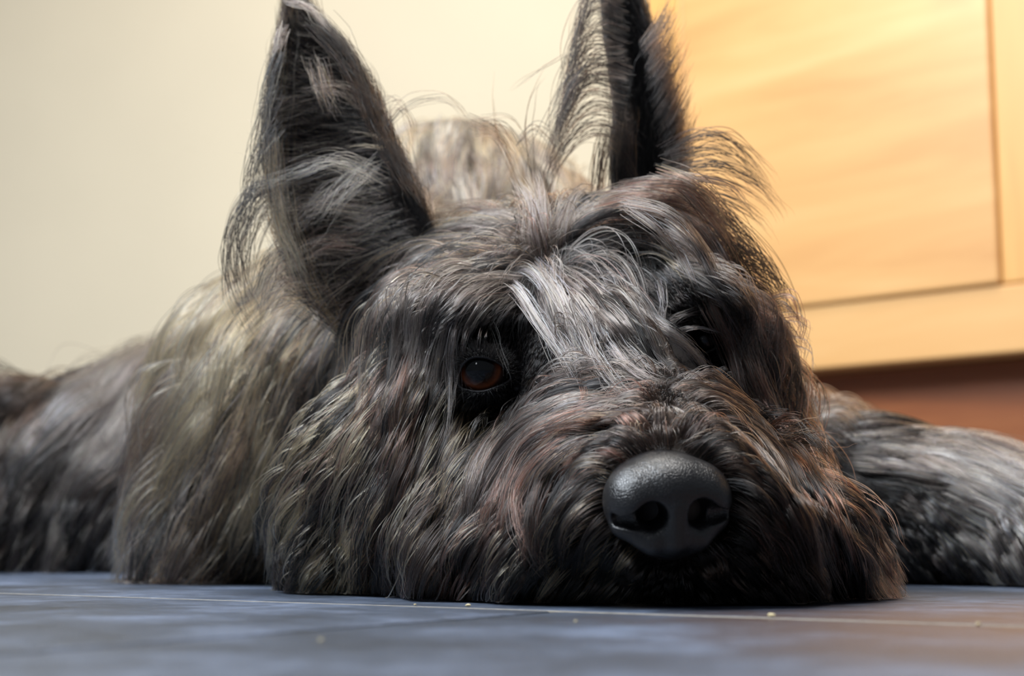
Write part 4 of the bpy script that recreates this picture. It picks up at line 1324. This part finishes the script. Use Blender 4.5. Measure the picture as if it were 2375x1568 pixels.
earR, ptR = make_ear('1440,600 1424,450 1420,350 1428,260 1415,150 1402,60 1396,-40 1400,-110', '1600,580 1576,420 1572,320 1562,240 1535,150 1505,60 1475,-30 1420,-115', 0.640, 0.690, 0.016, 'narrow dark ear seen edge on against the cabinet', 1)
frr = Fur()
ear_coat(frr, ptR, 6500, 0.0, 1.0, -0.05, 0.20, 1.0, 1, 'black:.75 dark:.2 grey:.05', 0.005)
ear_coat(frr, ptR, 3000, 0.0, 1.0, 0.0, 0.22, 1.0, -1, 'black:.5 dark:.4 brown:.1', 0.005)
ear_coat(frr, ptR, 1500, 0.85, 1.0, 0.30, 0.14, 1.0, -1, 'black:.5 dark:.3 brown:.2', 0.005)
for y0 in range(-40, 330, 14):
    w = 60 + (y0 + 40) * 0.20
    x0 = 1410 + (y0 + 40) * 0.06
    j = random.uniform(-8, 8)
    lock(frr, f'{x0 + 30},{y0 + j} {x0 - w * .5},{y0 - 18 + j} {x0 - w * 1.1},{y0 + 70} {x0 - w * 1.35},{y0 + 190} {x0 - w * 1.45},{y0 + 250}', 11, .0016, K_, depth=(.655, .65, .645), ends=0.8, frz=0.025, mask=False, flat=1.0, lrange=(.5, 1.0))
for txt, n in [('1450,190 1350,185 1290,280 1255,370 1240,450', 20), ('1440,130 1360,150 1300,250 1270,350', 20), ('1470,330 1420,290 1370,300', 16), ('1480,420 1440,350 1390,310 1350,330', 16), ('1390,440 1400,350 1420,270', 60), ('1450,440 1450,340 1460,240', 60)]:
    lock(frr, txt, n, .0022, K_, depth=(.65, .645, .64), ends=0.8, frz=0.025, mask=False, flat=1.0)
for y0 in range(60, 420, 26):
    x0 = 1500 + (y0 - 60) * 0.18
    lock(frr, f'{x0},{y0 + 40} {x0 + 34},{y0 - 10} {x0 + 62 - max(0, y0 - 300) * .2},{y0 - 70}', 34, .0022, 'black:.4 dark:.3 brown:.3', depth=(.665, .665, .665), ends=0.9, frz=0.03, mask=False, flat=1.0)
frr.build('ear_fur', M_hair, earR)

tag(head.build('head_fur', M_hair, dog), 'long dark brindle hair falling over forehead and cheeks')
tag(beard.build('beard', M_hair, dog), 'reddish grey moustache and beard curling to the tiles')
tag(fore.build('forelock', M_hair, dog), 'silver grey forelock hanging between the eyes')
velvet.build('eye_fur', M_hair, dog)
tag(trunk.build('body_fur', M_hair, dog), 'wavy tan and grey coat of back, chest and hind leg')
tag(leg.build('leg_fur', M_hair, dog), 'grey shaggy hair of the outstretched front leg')

# ------------------------------------------------------------------ crumbs lying on the tiles
M_crumb = plain('crumb', srgb(205, 190, 150), 0.8, 0.2, 400, 0.0)
for i, (px, py, r, where) in enumerate([
    (1788, 1431, .00075, 'pale crumb on the tile joint right of the beard'), (2269, 1452, .00065, 'pale crumb near the right edge below the tile joint'), (1086, 1407, .00065, 'pale crumb at the tip of the left beard hair'),
    (962, 1404, .00035, 'pale crumb below the tan cheek hair'), (1335, 1443, .00035, 'tiny crumb on the blue grey tile below the beard'), (744, 1487, .00035, 'tiny crumb left of the dark tile joint'),
]):
    bm = bmesh.new()
    bmesh.ops.create_icosphere(bm, subdivisions=2, radius=r)
    for v in bm.verts:
        v.co *= 1 + 0.25 * math.sin(v.co.x * 3100 + i) * math.cos(v.co.z * 2700 + 2 * i)
        v.co.x *= 1.5
        v.co.z *= 0.7
    zmin = min(v.co.z for v in bm.verts)
    me = D.meshes.new('crumb')
    bm.to_mesh(me)
    bm.free()
    me.materials.append(M_crumb)
    o = D.objects.new('crumb', me)
    COL.objects.link(o)
    o.location = Vector(floor_at(px, py)) + Vector((0, 0, -zmin))
    o.rotation_euler = (0, 0, i * 1.3)
    tag(o, where, 'crumb', 'crumbs on the tiles')
